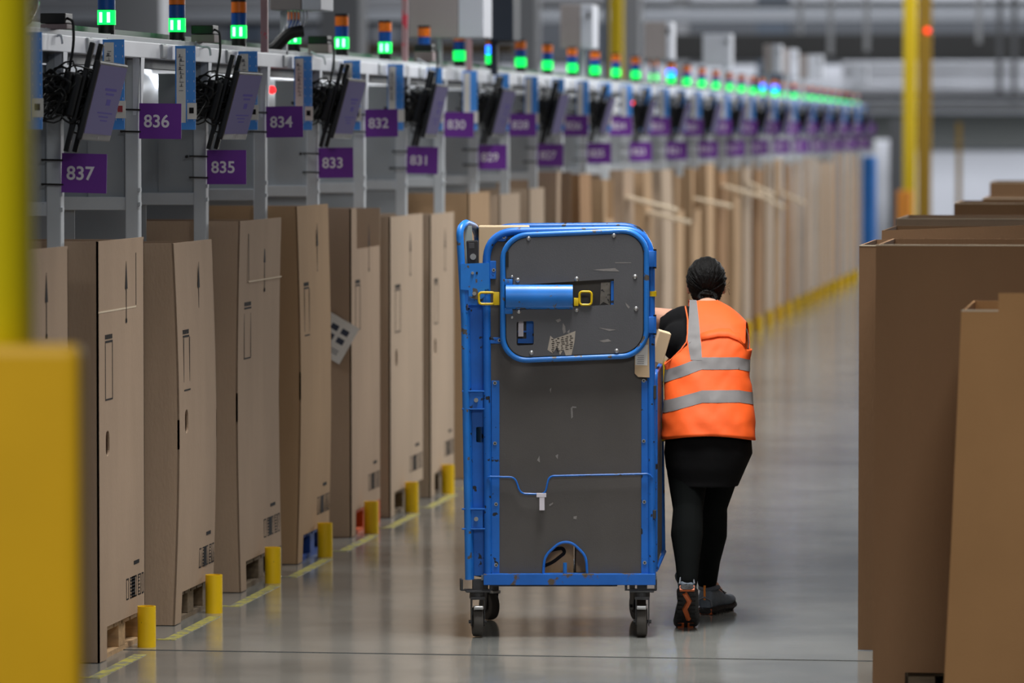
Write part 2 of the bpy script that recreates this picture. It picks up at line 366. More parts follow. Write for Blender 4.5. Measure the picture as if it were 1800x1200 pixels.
for k in range(-2, NB):
    a = yA if k == -2 else PY(k) + 0.45; b = min(PY(k + 1) + 0.44, yB)
    if b <= a: continue
    fp(MB().box((XP - 0.02, a, 2.378), (XP + 0.035, b, 2.445), 0.004), 'top_rail', ALU)
fp(MB().box((XP - 0.09, yA, 2.34), (XP - 0.025, yB, 2.44)), 'rail_web', STEEL_D)
fp(MB().box((XP - 0.10, yA, 2.445), (XP + 0.0, yB, 2.468), 0.003), 'rail_lip', STEEL)
for k in range(-1, 12):
    y = PY(k) + 0.36
    c = MB().box((XP + 0.0, y, 2.382), (XP + 0.045, y + 0.10, 2.442), 0.008)
    fp(c, 'rail_junction_box', STEEL)
GLS = mat('green_edged_glass', (40, 92, 72), 0.5, trans=0.3)
tag(MB().box((XP - 0.14, yA, 2.468), (XP - 0.115, yB, 2.50)).build('glass_strip', GLS), 'green edged glass strip lying along the top rail', 'glass strip')
# conveyor bed behind
tag(MB().cyl((XP - 1.7, yA, 2.30), (XP - 1.7, yB, 2.30), 0.14, n=28).build('air_duct', mat('white_air_duct', (226, 230, 238), 0.4), smooth=True), 'long round white duct running behind the grey posts', 'duct')

# ---------------------------------------------------------------- signs
def make_sign(num, k, first_even):
    y = PY(k); zt, zb = (2.19, 2.043) if first_even else (1.99, 1.838)
    y -= 0.045
    wd = 0.178
    where = {0: 'nearest of the low signs, beneath the nearest monitor'}.get(k)
    if k < 14: lab = 'purple sign reading %d tied to its grey post' % num
    else: lab = 'blurred purple sign on the %s post from the near end, %s row of signs' % (ORD[k], 'upper' if first_even else 'lower')
    t = thing('bay_sign', lab, 'sign', (XP + 0.0, y, (zt + zb) / 2), 0, 'purple bay signs along the row')
    tilt = random.uniform(-0.03, 0.05) if k else 0.05
    b = MB(); hh = (zt - zb) / 2
    b.box((0.03, -0.004, -hh), (0.03 + wd, 0.0, hh)); s = b.build('board', PURPLE, t); s.rotation_euler = (0, tilt * 0.5, 0)
    text('number', str(num), 0.073, WHITE, s, frame_m((0.03 + wd * 0.415, -0.0045, -0.003), (1, 0, -tilt * 0.5 * 0), (0, 0, 1)))
    for zz in (hh * 0.62, -hh * 0.62):
        c = MB().tube([(0.035, -0.003, zz), (-0.05, -0.003, zz + 0.002), (-0.055, 0.03, zz), (-0.05, 0.09, zz), (0.03, 0.085, zz), (0.037, 0.0, zz)], 0.0038, 6, closed=True)
        if random.random() < 0.5 and k: c.sph((-0.062, -0.004, zz), 0.008, n=8)
        c.build('cable_tie', BLK, t)
    return t
for k in range(NB): make_sign(837 - k, k, k % 2 == 1)

# ---------------------------------------------------------------- blue label boards, one per bay
def make_board(k):
    y = PY(k) + 0.62; xr = XP + 0.13
    t = thing('label_board', 'light blue board with white label hanging %s from the near end of the rail' % ORD[k + 1], 'board', (xr, y, 2.44), 0, 'blue label boards hanging from the rail')
    MB().box((-0.088, 0, -0.36), (0, 0.006, 0)).build('board', BLUEB, t)
    MB().box((-0.082, -0.0015, -0.33), (-0.042, -0.0003, -0.012)).build('paper_label', PAPER, t)
    if k < 6:
        d = MB()
        for j in range(9):
            zz = -0.05 - j * 0.018
            d.box((-0.075 + random.uniform(0, .008), -0.0022, zz), (-0.056 + random.uniform(0, .008), -0.0016, zz + 0.003))
            d.box((-0.066 + random.uniform(-.008, .006), -0.0022, zz), (-0.064 + random.uniform(-.004, .006), -0.0016, zz + 0.014))
        d.build('handwriting', mat('grey_marker_ink', (120, 120, 124), 0.8), t)
        st = MB()
        for j in range(8):
            for xx in (-0.034, -0.006): st.box((xx - 0.001, -0.0012, -0.03 - j * 0.042), (xx + 0.001, -0.0002, -0.022 - j * 0.042))
        st.build('printed_tick', WHITE, t)
    tg = MB().box((-0.035, -0.006, -0.315), (0.006, -0.0035, -0.245)).build('small_tag', PAPER, t)
    if k < 5:
        MB().box((-0.026, -0.0075, -0.29), (-0.006, -0.0062, -0.265)).build('stamp', mat('red_ink', (170, 60, 70), 0.8) if k == 0 else INK, tg)
for k in range(-1, NB - 1): make_board(k)

# ---------------------------------------------------------------- monitors on odd-numbered posts
SCR = mat('lit_violet_screen', (90, 86, 112), 0.4, emit=0.3, spec=0.0)
SCRT = mat('screen_text', (76, 70, 116), 0.4, emit=0.3, spec=0.0)
def tilt_m(o, ang): return Matrix.Translation(o) @ Matrix.Rotation(ang, 4, 'Y')
def make_monitor(far=False):
    t = thing('monitor', '', 'monitor')
    # local frame of the display: origin at its centre, +x out to the aisle, y along the row, z up
    body = MB().box((-0.022, -0.25, -0.155), (0.0, 0.25, 0.155), 0.006).box((-0.05, -0.12, -0.1), (-0.022, 0.12, 0.1), 0.008)
    b = body.build('housing', mat('monitor_black', (20, 20, 21), 0.4), t)
    s = MB().box((0.0, -0.235, -0.128), (0.0015, 0.235, 0.142)).build('screen', SCR, t)
    if not far:
        x = MB()
        for (y0, y1, z0, z1) in ((-.06, .14, .045, .055), (-.03, .11, .028, .036), (.01, .08, -.012, .012), (-.1, .16, -.045, -.04), (-.06, .1, -.06, -.055), (-.02, .1, -.075, -.07)):
            x.box((0.0015, y0, z0), (0.0022, y1, z1))
        x.build('screen_print', SCRT, s)
        MB().cyl((0.0, 0.02, -0.142), (0.001, 0.02, -0.142), 0.006).build('power_button', mat('button_grey', (110, 110, 112), 0.4), t)
    r = MB()
    for yy in (-0.17, -0.02): r.box((-0.075, yy - 0.011, -0.215), (-0.055, yy + 0.011, 0.215), 0.003)
    r.build('mounting_rail', BLK, t)
    a = MB()
    a.box((-0.22, -0.07, -0.01), (-0.075, -0.03, 0.01)).box((-0.22, 0.03, -0.01), (-0.075, 0.07, 0.01))
    for dz in (-0.045, 0.045): a.box((-0.27, -0.06, dz - 0.006), (-0.17, 0.06, dz + 0.006)); a.cyl((-0.29, -0.045, dz), (-0.2, -0.045, dz), 0.007)
    for yy in (-0.05, 0.03): a.box((-0.235, yy, -0.05), (-0.222, yy + 0.02, 0.05)); a.box((-0.19, yy, -0.05), (-0.178, yy + 0.02, 0.05))
    a.box((-0.08, -0.14, -0.08), (-0.05, 0.14, 0.08))
    for sx in (-0.14, -0.10): a.box((sx, -0.20, -0.085), (sx + 0.035, 0.12, 0.085), 0.01)
    a.build('wall_bracket', BLK, t)
    c = MB()
    n = 34 if not far else 18
    for j in range(n):
        rr = random.uniform(0.03, 0.08); cx = random.uniform(-0.20, -0.07); cy = random.uniform(-0.24, 0.1); cz = random.uniform(-0.09, 0.10)
        ax = Vector((random.uniform(-.6, .6), random.uniform(-1, -.4), random.uniform(-.5, .5))).normalized(); u = ax.orthogonal().normalized(); v = ax.cross(u)
        pts = [Vector((cx, cy, cz)) + (u * math.cos(q) * rr + v * math.sin(q) * rr * 0.7) * (1 + 0.2 * math.sin(3 * q + j)) + Vector((random.uniform(-.004, .004),) * 3) for q in [2 * PI * i / 18 for i in range(18)]]
        c.tube(pts, random.uniform(0.0035, 0.006), 5, closed=True)
    c.build('cable_bundle', BLKCAB, t, smooth=True)
    return t
mon0 = make_monitor(); monf = None
for k in range(0, NB, 2):
    if k == 0: t = mon0
    elif k < 10: t = copy_tree(mon0)
    else:
        if monf is None: monf = make_monitor(True); t = monf
        else: t = copy_tree(monf)
    tl = 0.245
    t.location = (XP + 0.19 + random.uniform(-.01, .01), PY(k) - 0.03, 2.185); t.rotation_euler = (random.uniform(-.02, .02), tl + (random.uniform(-.03, .03) if k else 0), random.uniform(-.03, .03) if k else 0)
    nm = 837 - k
    t['label'] = ('black monitor with violet screen on the post of purple sign %d' % nm) if k < 14 else 'black monitor on the %s post from the near end' % ORD[k]
    t['group'] = 'monitors on the posts'; t['category'] = 'monitor'

# ---------------------------------------------------------------- signal lamps
GLENS = mat('lit_green_lens', (10, 235, 90), 0.3, emit=1.7); GLENSD = mat('green_lens_core', (150, 255, 195), 0.3, emit=3.2)
BLENS = mat('unlit_blue_lens', (16, 84, 170), 0.3); BLIT = mat('lit_blue_lens', (30, 110, 255), 0.3, emit=4.0); OLENS = mat('unlit_orange_lens', (240, 120, 20), 0.35)
def make_tower(lit_blue=False, core=True):
    t = thing('signal_lamp', '', 'signal lamp')
    b = MB().cyl((0, 0, 0), (0, 0, 0.035), 0.034, n=20); b.box((0.02, -0.012, -0.02), (0.034, 0.012, 0.01)); b.build('base', BLK, t, smooth=True)
    g = MB().cyl((0, 0, 0.035), (0, 0, 0.095), 0.038, n=24).build('green_lens', GLENS, t, smooth=True)
    if core:
        for q in (-0.016, 0.016): MB().box((q - 0.006, -0.0392, 0.044), (q + 0.006, -0.033, 0.086)).build('led_core', GLENSD, g)
    MB().cyl((0, 0, 0.098), (0, 0, 0.152), 0.036, n=24).build('blue_lens', BLIT if lit_blue else BLENS, t, smooth=True)
    MB().cyl((0, 0, 0.155), (0, 0, 0.205), 0.036, n=24).build('orange_lens', OLENS, t, smooth=True)
    k = MB().cyl((0, 0, 0.095), (0, 0, 0.098), 0.0345, n=20).cyl((0, 0, 0.152), (0, 0, 0.155), 0.0345, n=20).cyl((0, 0, 0.205), (0, 0, 0.219), 0.037, n=24)
    k.build('cap', BLK, t, smooth=True)
    return t
tws = [make_tower(), make_tower(True, False), make_tower(False, False)]; used = [False] * 3
for j in range(NB - 1):
    y = 19.0 + 1.4 * j
    lb = j in (8, 16, 23, 24)
    lb = 1 if lb else (0 if j < 7 else 2); src = tws[lb]
    t = src if not used[lb] else copy_tree(src); used[lb] = True
    t.location = (-4.30, y, 2.474)
    if j > 14: t.location.z -= 0.004 * (j - 14)
    t['group'] = 'signal lamps on the rail'; t['category'] = 'signal lamp'
    t['label'] = ('orange, blue and lit green signal lamp, %s from the near end of the rail' % ORD[j]) if lb != 1 else 'signal lamp with both blue and green lit, %s from the near end' % ORD[j]
# ---------------------------------------------------------------- black power adapters on the rail with cables
for i, (x, y, k) in enumerate(((95, 32, 0), (357, 52, 2), (560, 70, 4), (745, 84, 6))):
    Y = PY(k) - 0.1; p = at_y(x, y, Y)
    t = thing('power_adapter', 'black power adapter with drooping cable on the rail, %s from the left' % ORD[i], 'power adapter', (p.x, Y, 2.468), 0, 'power adapters on the rail')
    h = p.z - 2.468
    MB().box((-0.055, 0, -0.002), (0.05, 0.11, h - 0.022), 0.004).build('stand', mat('faded_pink_tray', (150, 132, 134), 0.6), t)
    MB().box((-0.055, 0, h - 0.02), (0.045, 0.12, h + 0.02), 0.004).build('housing', BLK, t)
    pts = rnd_path([(0.045, 0.03, h), (0.075, 0.0, h - 0.01), (0.085, -0.03, h - 0.1), (0.07, -0.05, h - 0.2), (0.055, -0.04, h - 0.33)], 0.05)
    MB().tube(pts, 0.0055, 6).build('cable', BLKCAB, t, smooth=True)
    MB().tube(rnd_path([(-0.03, -0.004, 0.0), (-0.035, -0.02, h - 0.06), (0.0, -0.03, h - 0.08), (0.035, -0.03, -0.02), (0.04, -0.03, -0.06)], 0.03), 0.005, 6).build('white_cord', ALU, t, smooth=True)
# ---------------------------------------------------------------- control cabinets on poles
CABF = mat('pinkish_grey_cabinet', (158, 150, 150), 0.5); CABW = mat('white_cabinet', (206, 210, 222), 0.5)
def cabinet(x0, y0, x1, y1, Y, label, split=0.62, wires=False, bright=False, deep=0.35, z_top=None):
    a = at_y(x0, y1, Y); b = at_y(x1, y0, Y); w_ = b.x - a.x; h = (z_top or b.z) - a.z
    t = thing('control_cabinet', label, 'cabinet', (a.x, Y, a.z), 0, 'control cabinets above the rail')
    MB().box((0, 0.0, 0), (w_ * split, deep, h), 0.006).build('body', CABW if bright else CABF, t)
    MB().box((w_ * split + 0.002, 0.0, 0), (w_, deep, h), 0.006).build('lighter_side', CABW, t)  # cabinet's lighter side, built as its own paler block
    MB().box((w_ * 0.84, -0.02, h - 0.1), (w_ * 0.9, 0.0, h - 0.055)).build('lock', BLK, t)
    sx = max(0.0, min(w_ - .03, XP - 0.03 - a.x)); MB().box((sx, deep * 0.4, 2.40 - a.z), (sx + .03, deep * 0.4 + 0.04, 0.004)).build('stand', STEEL, t)
    return t, a, w_, h
t, a, w_, h = cabinet(474, -60, 564, 18, 22.6, 'pinkish grey cabinet with white wires at top left above sign 834', z_top=3.0)
wb = MB()
for j in range(7):
    x = w_ * 0.25 + j * 0.017; wb.tube(rnd_path([(x, .1, 0), (x + .004, .09, -.05), (x - .01 - j * .003, .09, -0.09), (w_ * .2 + j * .004, .05, -0.13)], .03), 0.0045, 6)
wb.build('white_wire', ALU, t, smooth=True)
MB().tube(rnd_path([(w_ * .62, .05, -.1), (w_ * .35, .03, -.11), (0.02, .0, -.19), (-0.02, 0, -.2)], .05), 0.03, 10, rad=None).build('black_sleeve', BLK, t, smooth=True)
cabinet(718, -90, 850, 66, 27.6, 'large grey and white cabinet hanging above signs 831 and 830', 0.66, z_top=3.3)
cabinet(985, 8, 1042, 85, 34.6, 'grey and white cabinet on the rail above sign 826', 0.62)
cabinet(1133, 38, 1180, 104, 39.5, 'pale pink cabinet on the rail above sign 823', 0.8)
cabinet(1235, 59, 1284, 116, 46.0, 'bright white cabinet on the rail right of the pale pink one', 0.75, bright=True)
cabinet(1343, 78, 1372, 128, 50.0, 'grey cabinet with black lock, first of three close together', 0.5)
cabinet(1376, 86, 1400, 132, 53.0, 'grey cabinet with black lock, middle of three close together', 0.5)
cabinet(1404, 96, 1445, 138, 56.0, 'grey cabinet with white side, last of three close together', 0.4)
cabinet(1500, 114, 1524, 150, 64.0, 'small white cabinet at the far end of the rail', 0.7, bright=True)
p0 = at_y(852, 72, 28.6); p1 = at_y(902, 0, 28.6)
tag(MB().box((p0.x, 28.6, p0.z), (p1.x, 28.95, 3.3), 0.01).box((p0.x + 0.03, 28.65, 2.42), (p0.x + 0.07, 28.7, p0.z + .01)).build('dark_housing', NAVY), 'dark navy housing on the rail behind the large grey cabinet', 'housing')
PINK = mat('red_white_pole', (178, 140, 144), 0.5, spots=((220, 70, 90), 9, 0.55))
for i, (x, yb, Y) in enumerate(((464, 84, 21.6), (711, 76, 26.8), (824, 100, 28.5), (1066, 80, 40))):
    p = at_y(x, yb, Y); tag(MB().box((p.x - .016, Y, 2.44), (p.x + .016, Y + .03, 3.4), 0.002).build('rail_pole', PINK if i != 3 else DK2), ['pinkish pole rising from the rail left of the wired cabinet', 'red flecked pole left of the large grey cabinet', 'short pinkish pole under the large cabinet', 'dim pole behind the yellow column'][i], 'pole')
p = at_y(36, 0, 17.0)
tag(MB().sph((p.x, 17.0, p.z + .02), 0.125, (0.55, 1, 1), 24).box((p.x - .01, 16.99, p.z + .1), (p.x + .01, 17.01, 3.4)).build('dome_mirror', mat('black_gloss', (20, 20, 22), 0.08), smooth=True), 'black glossy dome at the top left beside the yellow post', 'dome mirror')

# ================================================================ boxes of the left row
XF = -4.10
def quad_wall(mb, outer, holes, M, th=0.008): mb.plate(outer, holes, M, th)
def pallet(x0, y0, x1, y1, m, label):
    t = thing('pallet', label, 'pallet', (x0, y0, 0), 0, 'pallets under the left row')
    W, D = x1 - x0, y1 - y0
    d = MB()
    for j in range(6): d.box((0, D * j / 6 + 0.01, 0.108), (W, D * (j + 1) / 6 - 0.012, 0.122))
    d.build('top_deck', m, t)
    for bx in (0.0, W / 2 - 0.05, W - 0.1):
        for by in (0.0, D / 2 - 0.06, D - 0.12):
            MB().box((bx, by, 0.02), (bx + 0.1, by + 0.12, 0.108), 0.003).build('block', m, t)
    r = MB()
    for bx in (0.0, W / 2 - 0.05, W - 0.1): r.box((bx, 0, 0.0), (bx + 0.1, D, 0.02))
    r.build('bottom_board', m, t)
    return t
def big_box(idx, ya, yb, zt, m, label, hole=False, leg=0.13, notch=None, marks=True, x=XF, depth=0.85, slit=None, zb=0.13, bulge=0.0, flap=None):
    t = thing('cardboard_box', label, 'box', (x, ya, 0), 0, 'tall boxes of the left row')
    Ld = yb - ya
    # aisle side: polygon in (y, z)
    outer = [(0, 0.003), (leg, 0.003), (leg + 0.005, zb), (Ld, zb)]
    if notch:   # (from y, down to z): the top of the aisle side cut away
        outer += [(Ld, notch[1]), (notch[0], notch[1]), (notch[0], zt), (0, zt)]
    else: outer += [(Ld, zt), (0, zt)]
    holes = []
    if hole: holes.append(rrect(Ld * 0.15, 0.80, Ld * 0.15 + 0.065, 0.90, 0.03, 5))
    mb = MB()
    quad_wall(mb, outer, holes, frame_m((0, 0, 0), (0, 1, 0), (0, 0, 1)), -0.008)
    quad_wall(mb, [(0, 0.003), (-depth, 0.003), (-depth, zt), (0, zt)], [], frame_m((0, 0, 0), (1, 0, 0), (0, 0, 1)), -0.008)
    quad_wall(mb, [(0, zb), (-depth, zb), (-depth, zt - .01), (0, zt - .01)], [], frame_m((0, Ld, 0), (1, 0, 0), (0, 0, 1)), 0.008)
    quad_wall(mb, [(0, zb), (Ld, zb), (Ld, zt), (0, zt)], [], frame_m((-depth, 0, 0), (0, 1, 0), (0, 0, 1)), 0.008)
    mb.box((-depth + .01, 0.01, zb), (-.01, Ld - .01, zb + 0.01))
    if bulge:   # sides bow outward
        for q in range(1, 13): bmesh.ops.bisect_plane(mb.bm, geom=list(mb.bm.verts) + list(mb.bm.edges) + list(mb.bm.faces), plane_co=(0, 0, zt * q / 13), plane_no=(0, 0, 1))
        for v in mb.bm.verts:
            f = math.sin(PI * max(0, min(1, (v.co.z) / zt)))
            v.co.y += bulge * f * (0.5 if v.co.y < Ld / 2 else 0.25) ; v.co.x += 0.35 * bulge * f * (1 if v.co.x > -depth / 2 else -1)
        mb.bm.normal_update()
    mb.build('carton', m, t)
    e = 0.0009 + 0.35 * bulge
    def bx(o=0.0): return 0.0015
    if marks:
        ink = MB()
        def R(y0, z0, y1, z1):
            zc = (z0 + z1) / 2; off = 0.35 * bulge * math.sin(PI * zc / zt); yo = bulge * math.sin(PI * zc / zt) * 0.45
            ink.box((off + 0.0003, y0 + yo, z0), (off + 0.0012, y1 + yo, z1))
        ar = MB(); ya_ = Ld * 0.60; off = 0.35 * bulge * math.sin(PI * 0.86) + 0.001
        ar.plate([(ya_ - .022, zt - .2), (ya_ + .022, zt - .2), (ya_, zt - .09)], [], frame_m((off, 0, 0), (0, 1, 0), (0, 0, 1)), 0.0008)
        ar.box((off, ya_ - .004, zt - .33), (off + .0008, ya_ + .004, zt - .2)); ar.box((off, ya_ - .012, zt - .335), (off + .0008, ya_ + .012, zt - .318))
        ar.build('printed_arrow', INK, t)
        a0, a1, z0, z1 = Ld * 0.14, Ld * 0.30, zt - .62, zt - .40
        R(a0, z0, a0 + .008, z1); R(a1 - .008, z0, a1, z1); R(a0, z1, a1, z1 + .008); R(a0, z0 - .006, a1, z0)
        for q in range(5): R(a0 + q * (a1 - a0) / 5, z1 + .014, a0 + (q + .75) * (a1 - a0) / 5, z1 + .032)
        ink.build('printed_label_frame', INK, t)
        ink = MB()
        b0 = Ld * 0.58; zq = zb + 0.07
        for q, (w0, w1) in enumerate(((0, .05), (.08, .22), (.25, .31), (.33, .37))):
            y0_, y1_ = b0 + w0 * Ld * 1.05, min(b0 + w1 * Ld * 1.05, Ld - .004)
            R(y0_, zq, y0_ + .006, zq + .085); R(y1_ - .006, zq, y1_, zq + .085); R(y0_, zq, y1_, zq + .005); R(y0_, zq + .08, y1_, zq + .085)
            if q in (1, 2):
                for g in range(5): R(y0_ + .012, zq + .012 + g * .014, y0_ + (y1_ - y0_) * random.uniform(.5, .85), zq + .018 + g * .014)
        R(b0 + .12 * Ld, zq, b0 + .2 * Ld, zq + .085)
        R(b0 + .17 * Ld, zq + .13, b0 + .29 * Ld, zq + .145)
        ink.build('printed_handling_mark', INK, t)
    if slit:
        s = MB().box((0.0002, slit - .004, zt - .27), (0.0012, slit + .004, zt - .06)).build('slit', mat('slit_shadow_gap', (44, 36, 28), 0.9), t)
        s2 = MB().box((0.0002, slit if slit < Ld / 2 else 0, zt - .28), (0.001, Ld if slit < Ld / 2 else slit, zt - .273)).build('crease', CREASE, t)
    if flap:   # a strip of card bent out into the aisle
        fy, fz, fl, fa = flap
        M = Matrix.Translation((0, fy, fz)) @ Matrix.Rotation(fa, 4, 'Y')
        mb2 = MB().boxm((fl, 0.3, 0.022), M @ Matrix.Translation((fl / 2, 0, 0))); mb2.build('flap', CREASE, t)
    return t
B = []
B.append(dict(ya=16.56, yb=17.44, zt=1.64, m=0, label='cardboard box partly hidden behind the blurred yellow guard', slit=None))
B.append(dict(ya=17.95, yb=18.78, zt=1.645, m=0, label='tall cardboard box on a pale pallet below signs 837 and 836', hole=True, slit=0.68))
B.append(dict(ya=19.36, yb=20.16, zt=1.605, m=0, label='tall cardboard box with hand slot below sign 835', hole=True, bulge=0.05))
B.append(dict(ya=20.80, yb=21.80, zt=1.67, m=0, label='tall cardboard box with a slit at top left below sign 834', slit=0.20, bulge=-0.03))
B.append(dict(ya=22.20, yb=23.05, zt=1.715, m=1, label='warm tan cardboard box on a blue pallet below sign 833', bulge=0.04))
B.append(dict(ya=23.72, yb=24.62, zt=1.68, m=0, label='cardboard box with its upper corner cut open below sign 832', notch=(0.17, 1.47)))
B.append(dict(ya=24.95, yb=26.08, zt=1.615, m=2, label='pale cardboard box with hand slot below sign 831', hole=True))
B.append(dict(ya=26.36, yb=27.25, zt=1.605, m=2, label='cardboard box with hand slot just left of the blue trolley', hole=True))
B.append(dict(ya=27.85, yb=28.72, zt=1.705, m=1, label='tall box rising just behind the top left of the blue trolley', marks=False))
B.append(dict(ya=29.17, yb=30.1, zt=1.68, m=2, label='ninth tall box from the near bollard, behind the trolley top', marks=False))
B.append(dict(ya=30.56, yb=31.3, zt=1.70, m=2, label='narrow pale box behind the trolley right of the ninth', marks=False))
for k in range(11, 36):
    y0 = PY(k - 1) + 0.05 + random.uniform(0, .15)
    d = dict(ya=y0, x=XF - .006 * (k - 9), yb=y0 + random.uniform(0.62, 0.88), zt=random.uniform(1.68, 1.80), m=random.choice((0, 1, 1, 2, 4)), marks=False,
             label='blurred tall box, %s from the near end of the left row' % ORD[k], bulge=random.uniform(-.02, .05))
    if k in (11, 13, 17, 18, 21, 24): d['notch'] = (0.2, 1.45 + random.uniform(-.1, .08))
    if k in (14, 15, 18, 20, 22, 23, 25): d['flap'] = (0.3, 1.48 + random.uniform(-.08, .1), random.uniform(.3, .42), random.uniform(.2, .55))
    B.append(d)
for i, d in enumerate(B):
    d = dict(d); d['m'] = CARD[d['m']]
    t = big_box(i, **d)
PM = {0: (WOOD_D, 'weathered'), 1: (WOOD, 'pale wood'), 2: (WOOD_D, 'shaded wood'), 3: (WOOD_D, 'weathered grey'), 4: (PBLUE, 'blue painted'), 5: (PORANGE, 'orange painted'), 6: (WOOD_D, 'dull'), 7: (WOOD_D, 'dark')}
for i, d in enumerate(B[:22]):
    m_, nm = PM.get(i, (WOOD_D, 'blurred wooden'))
    yb_ = d['yb'] - 0.02
    xf_ = d.get('x', XF)
    pallet(xf_ - 0.83, d['ya'] + 0.03, xf_ - 0.015, yb_ + (0.1 if i in (1, 3, 4, 5) else 0), m_, '%s pallet under the %s box of the left row' % (nm, ORD[i]))
# printed sheet hanging from box five's near side
sheet = thing('paper_sheet', 'white printed sheet stuck askew between the two boxes below signs 833 and 832', 'paper', (-4.18, 23.70, 1.02), 0)
M = Matrix.Rotation(math.radians(30), 4, 'Y') 
MB().boxm((0.17, 0.001, 0.21), M).build('page', PAPER, sheet)
pr = MB()
for (x, z, w1, h1) in ((-.03, .05, .04, .03), (.03, .05, .04, .03), (-.03, 0, .04, .03), (.03, 0, .04, .03), (0, -.05, .1, .004), (0, -.06, .1, .004), (0, -.07, .1, .004)):
    pr.boxm((w1, 0.0016, h1), M @ Matrix.Translation((x, 0, z)))
pr.build('printed_picture', mat('print_navy', (60, 66, 84), 0.8), sheet)

# ---------------------------------------------------------------- bollards and floor lines
def bollard():
    t = thing('bollard', '', 'bollard')
    n = 24; mb = MB()
    r0, r1, h = 0.037, 0.031, 0.165
    prof = [(r0, 0), (r0, h), (r1, h), (r1, 0.01)]
    R = [[(a * math.cos(2 * PI * k / n), a * math.sin(2 * PI * k / n), z) for k in range(n)] for a, z in prof]
    mb.loft(R, cap=False); mb.bm.faces.new([v for v in mb.bm.verts if abs(v.co.z - 0.01) < 1e-6][::1])
    mb.build('pipe', BOLL, t, smooth=True)
    return t
b0 = bollard()
for k in range(-1, NB - 1):
    t = b0 if k == -1 else copy_tree(b0)
    yk = 18.56 + 1.36 * k if k < 12 else 18.56 + 1.36 * 12 + 1.4 * (k - 12)
    t.location = (-4.045 - 0.006 * max(0, k - 4), yk, 0); t.rotation_euler.z = random.uniform(0, 6)
    if k < 0: t.location.y = 17.1; t.location.x = -4.03
    t['category'] = 'bollard'; t['group'] = 'yellow bollards along the left row'
    t['label'] = 'short yellow pipe bollard on the floor, %s from the near end' % ORD[k + 1]
for k in range(0, 12):
    y0 = at_z(200, 1190).y + 1.37 * (k) - .02
    t = tag(MB().box((-4.02 - .015, y0, 0), (-3.985, y0 + (0.92 if k else .8), 0.002)).box((-4.3, y0 - .03, 0), (-3.985, y0, 0.002)).build('floor_marking', TAPE),
            'worn yellow corner line painted on the floor, %s from the near end' % ORD[k], 'floor marking', 'yellow lines along the left row')
# blue cage at the far end of the row
a = at_y(1501, 275, 68); b = at_y(1536, 275, 68)
cg = thing('blue_roll_cage', 'blurred blue cage at the far end of the left row', 'roll cage', (a.x, 68, 0))
MB().box((0, 0, 0.12), (b.x - a.x, 0.7, a.z), 0.02).build('panel', mat('far_blue', (34, 110, 190), 0.6, var=.12, vscale=3), cg)
for sx in (0.04, b.x - a.x - .04):
    for sy in (.05, .65): MB().cyl((sx - .02, sy, .06), (sx + .02, sy, .06), .06, n=14).build('wheel', RUBBER, cg, smooth=True)

# ================================================================ right row
def right_box(label, xl, Y, zt, W=1.2, D=1.0, m=CARD_R, zb=0.13, topline=None, step=None, lean=0.0, legs=True):
    t = thing('cardboard_box', label, 'box', (xl, Y, 0), 0, 'boxes of the right row')
    mb = MB()
    out = [(0, 0.003), (0.12, 0.003), (0.12, zb), (W - .12, zb), (W - .12, .003), (W, .003)] if legs else [(0, .003), (W, .003)]
    if step: out += [(W, zt + step[1]), (step[0], zt + step[1]), (step[0], zt), (0 + lean, zt)]
    else: out += [(W, zt + (topline or 0)), (lean, zt)]
    mb.plate([(0, zb), (D, zb), (D, zt), (0, zt)], [], frame_m((0.0 + .001, 0.002, 0), (0, 1, 0), (0, 0, 1)), 0.008)
    mb.plate([(0, zb), (D, zb), (D, zt), (0, zt)], [], frame_m((W - .009, 0.002, 0), (0, 1, 0), (0, 0, 1)), 0.008)
    mb.plate([(0, zb), (W, zb), (W, zt), (0, zt)], [], frame_m((0, D, 0), (1, 0, 0), (0, 0, 1)), -0.008)
    if lean:
        for v in mb.bm.verts:
            if v.co.x < 0.1 and v.co.z > zt - .2: v.co.x += lean + .004
    mb.box((0.01, 0.01, zb), (W - .01, D - .01, zb + .01))
    mb.plate(out, [], frame_m((0, 0, 0), (1, 0, 0), (0, 0, 1)), -0.008)
    mb.build('carton', m, t)
    ed = MB().box((lean + .0, -0.0015, zt - 0.0035), (W if not step else step[0], 0.0085, zt + .0012)) if not topline else None
    if ed: ed.build('cut_edge', CREASE, t)
    pallet_t = None
    return t
x = at_y(1657, 1195, 15.95).x; zt0 = at_y(1690, 545, 15.95).z
right_box('nearest ochre cardboard box at lower right with a stepped top edge', x, 15.95, zt0, 1.1, 0.9, CARD_R0, step=(at_y(1755, 545, 15.95).x - x, at_y(1755, 515, 15.95).z - zt0), lean=at_y(1690, 545, 15.95).x - x)
right_box('large dark brown box facing the camera behind the nearest ochre one', at_y(1536, 430, 17.42).x, 17.42, at_y(1540, 430, 17.42).z, 1.25, 1.0, lean=0.008, zb=0.075)
right_box('box showing only a narrow dark strip left of the large brown one', at_y(1508, 1143, 18.82).x, 18.82, at_y(1508, 431, 18.82).z, 1.25, 1.0, lean=0.0)
right_box('third box back on the right with a pale slanted top edge', at_y(1550, 405, 20.2).x, 20.2, at_y(1550, 405, 20.2).z, 1.25, 1.0, topline=0.05)
right_box('fourth box back on the right, pale inner side showing', at_y(1575, 380, 22.6).x, 22.6, at_y(1575, 384, 22.6).z, 1.25, 1.0, m=CARD[0])
right_box('fifth box back on the right, dark with a pale left corner', at_y(1677, 357, 25.2).x, 25.2, at_y(1677, 357, 25.2).z, 1.25, 1.0)
right_box('sixth box back on the right, thin strip above the fifth', at_y(1727, 348, 27.3).x, 27.3, at_y(1727, 348, 27.3).z, 1.25, 1.0)
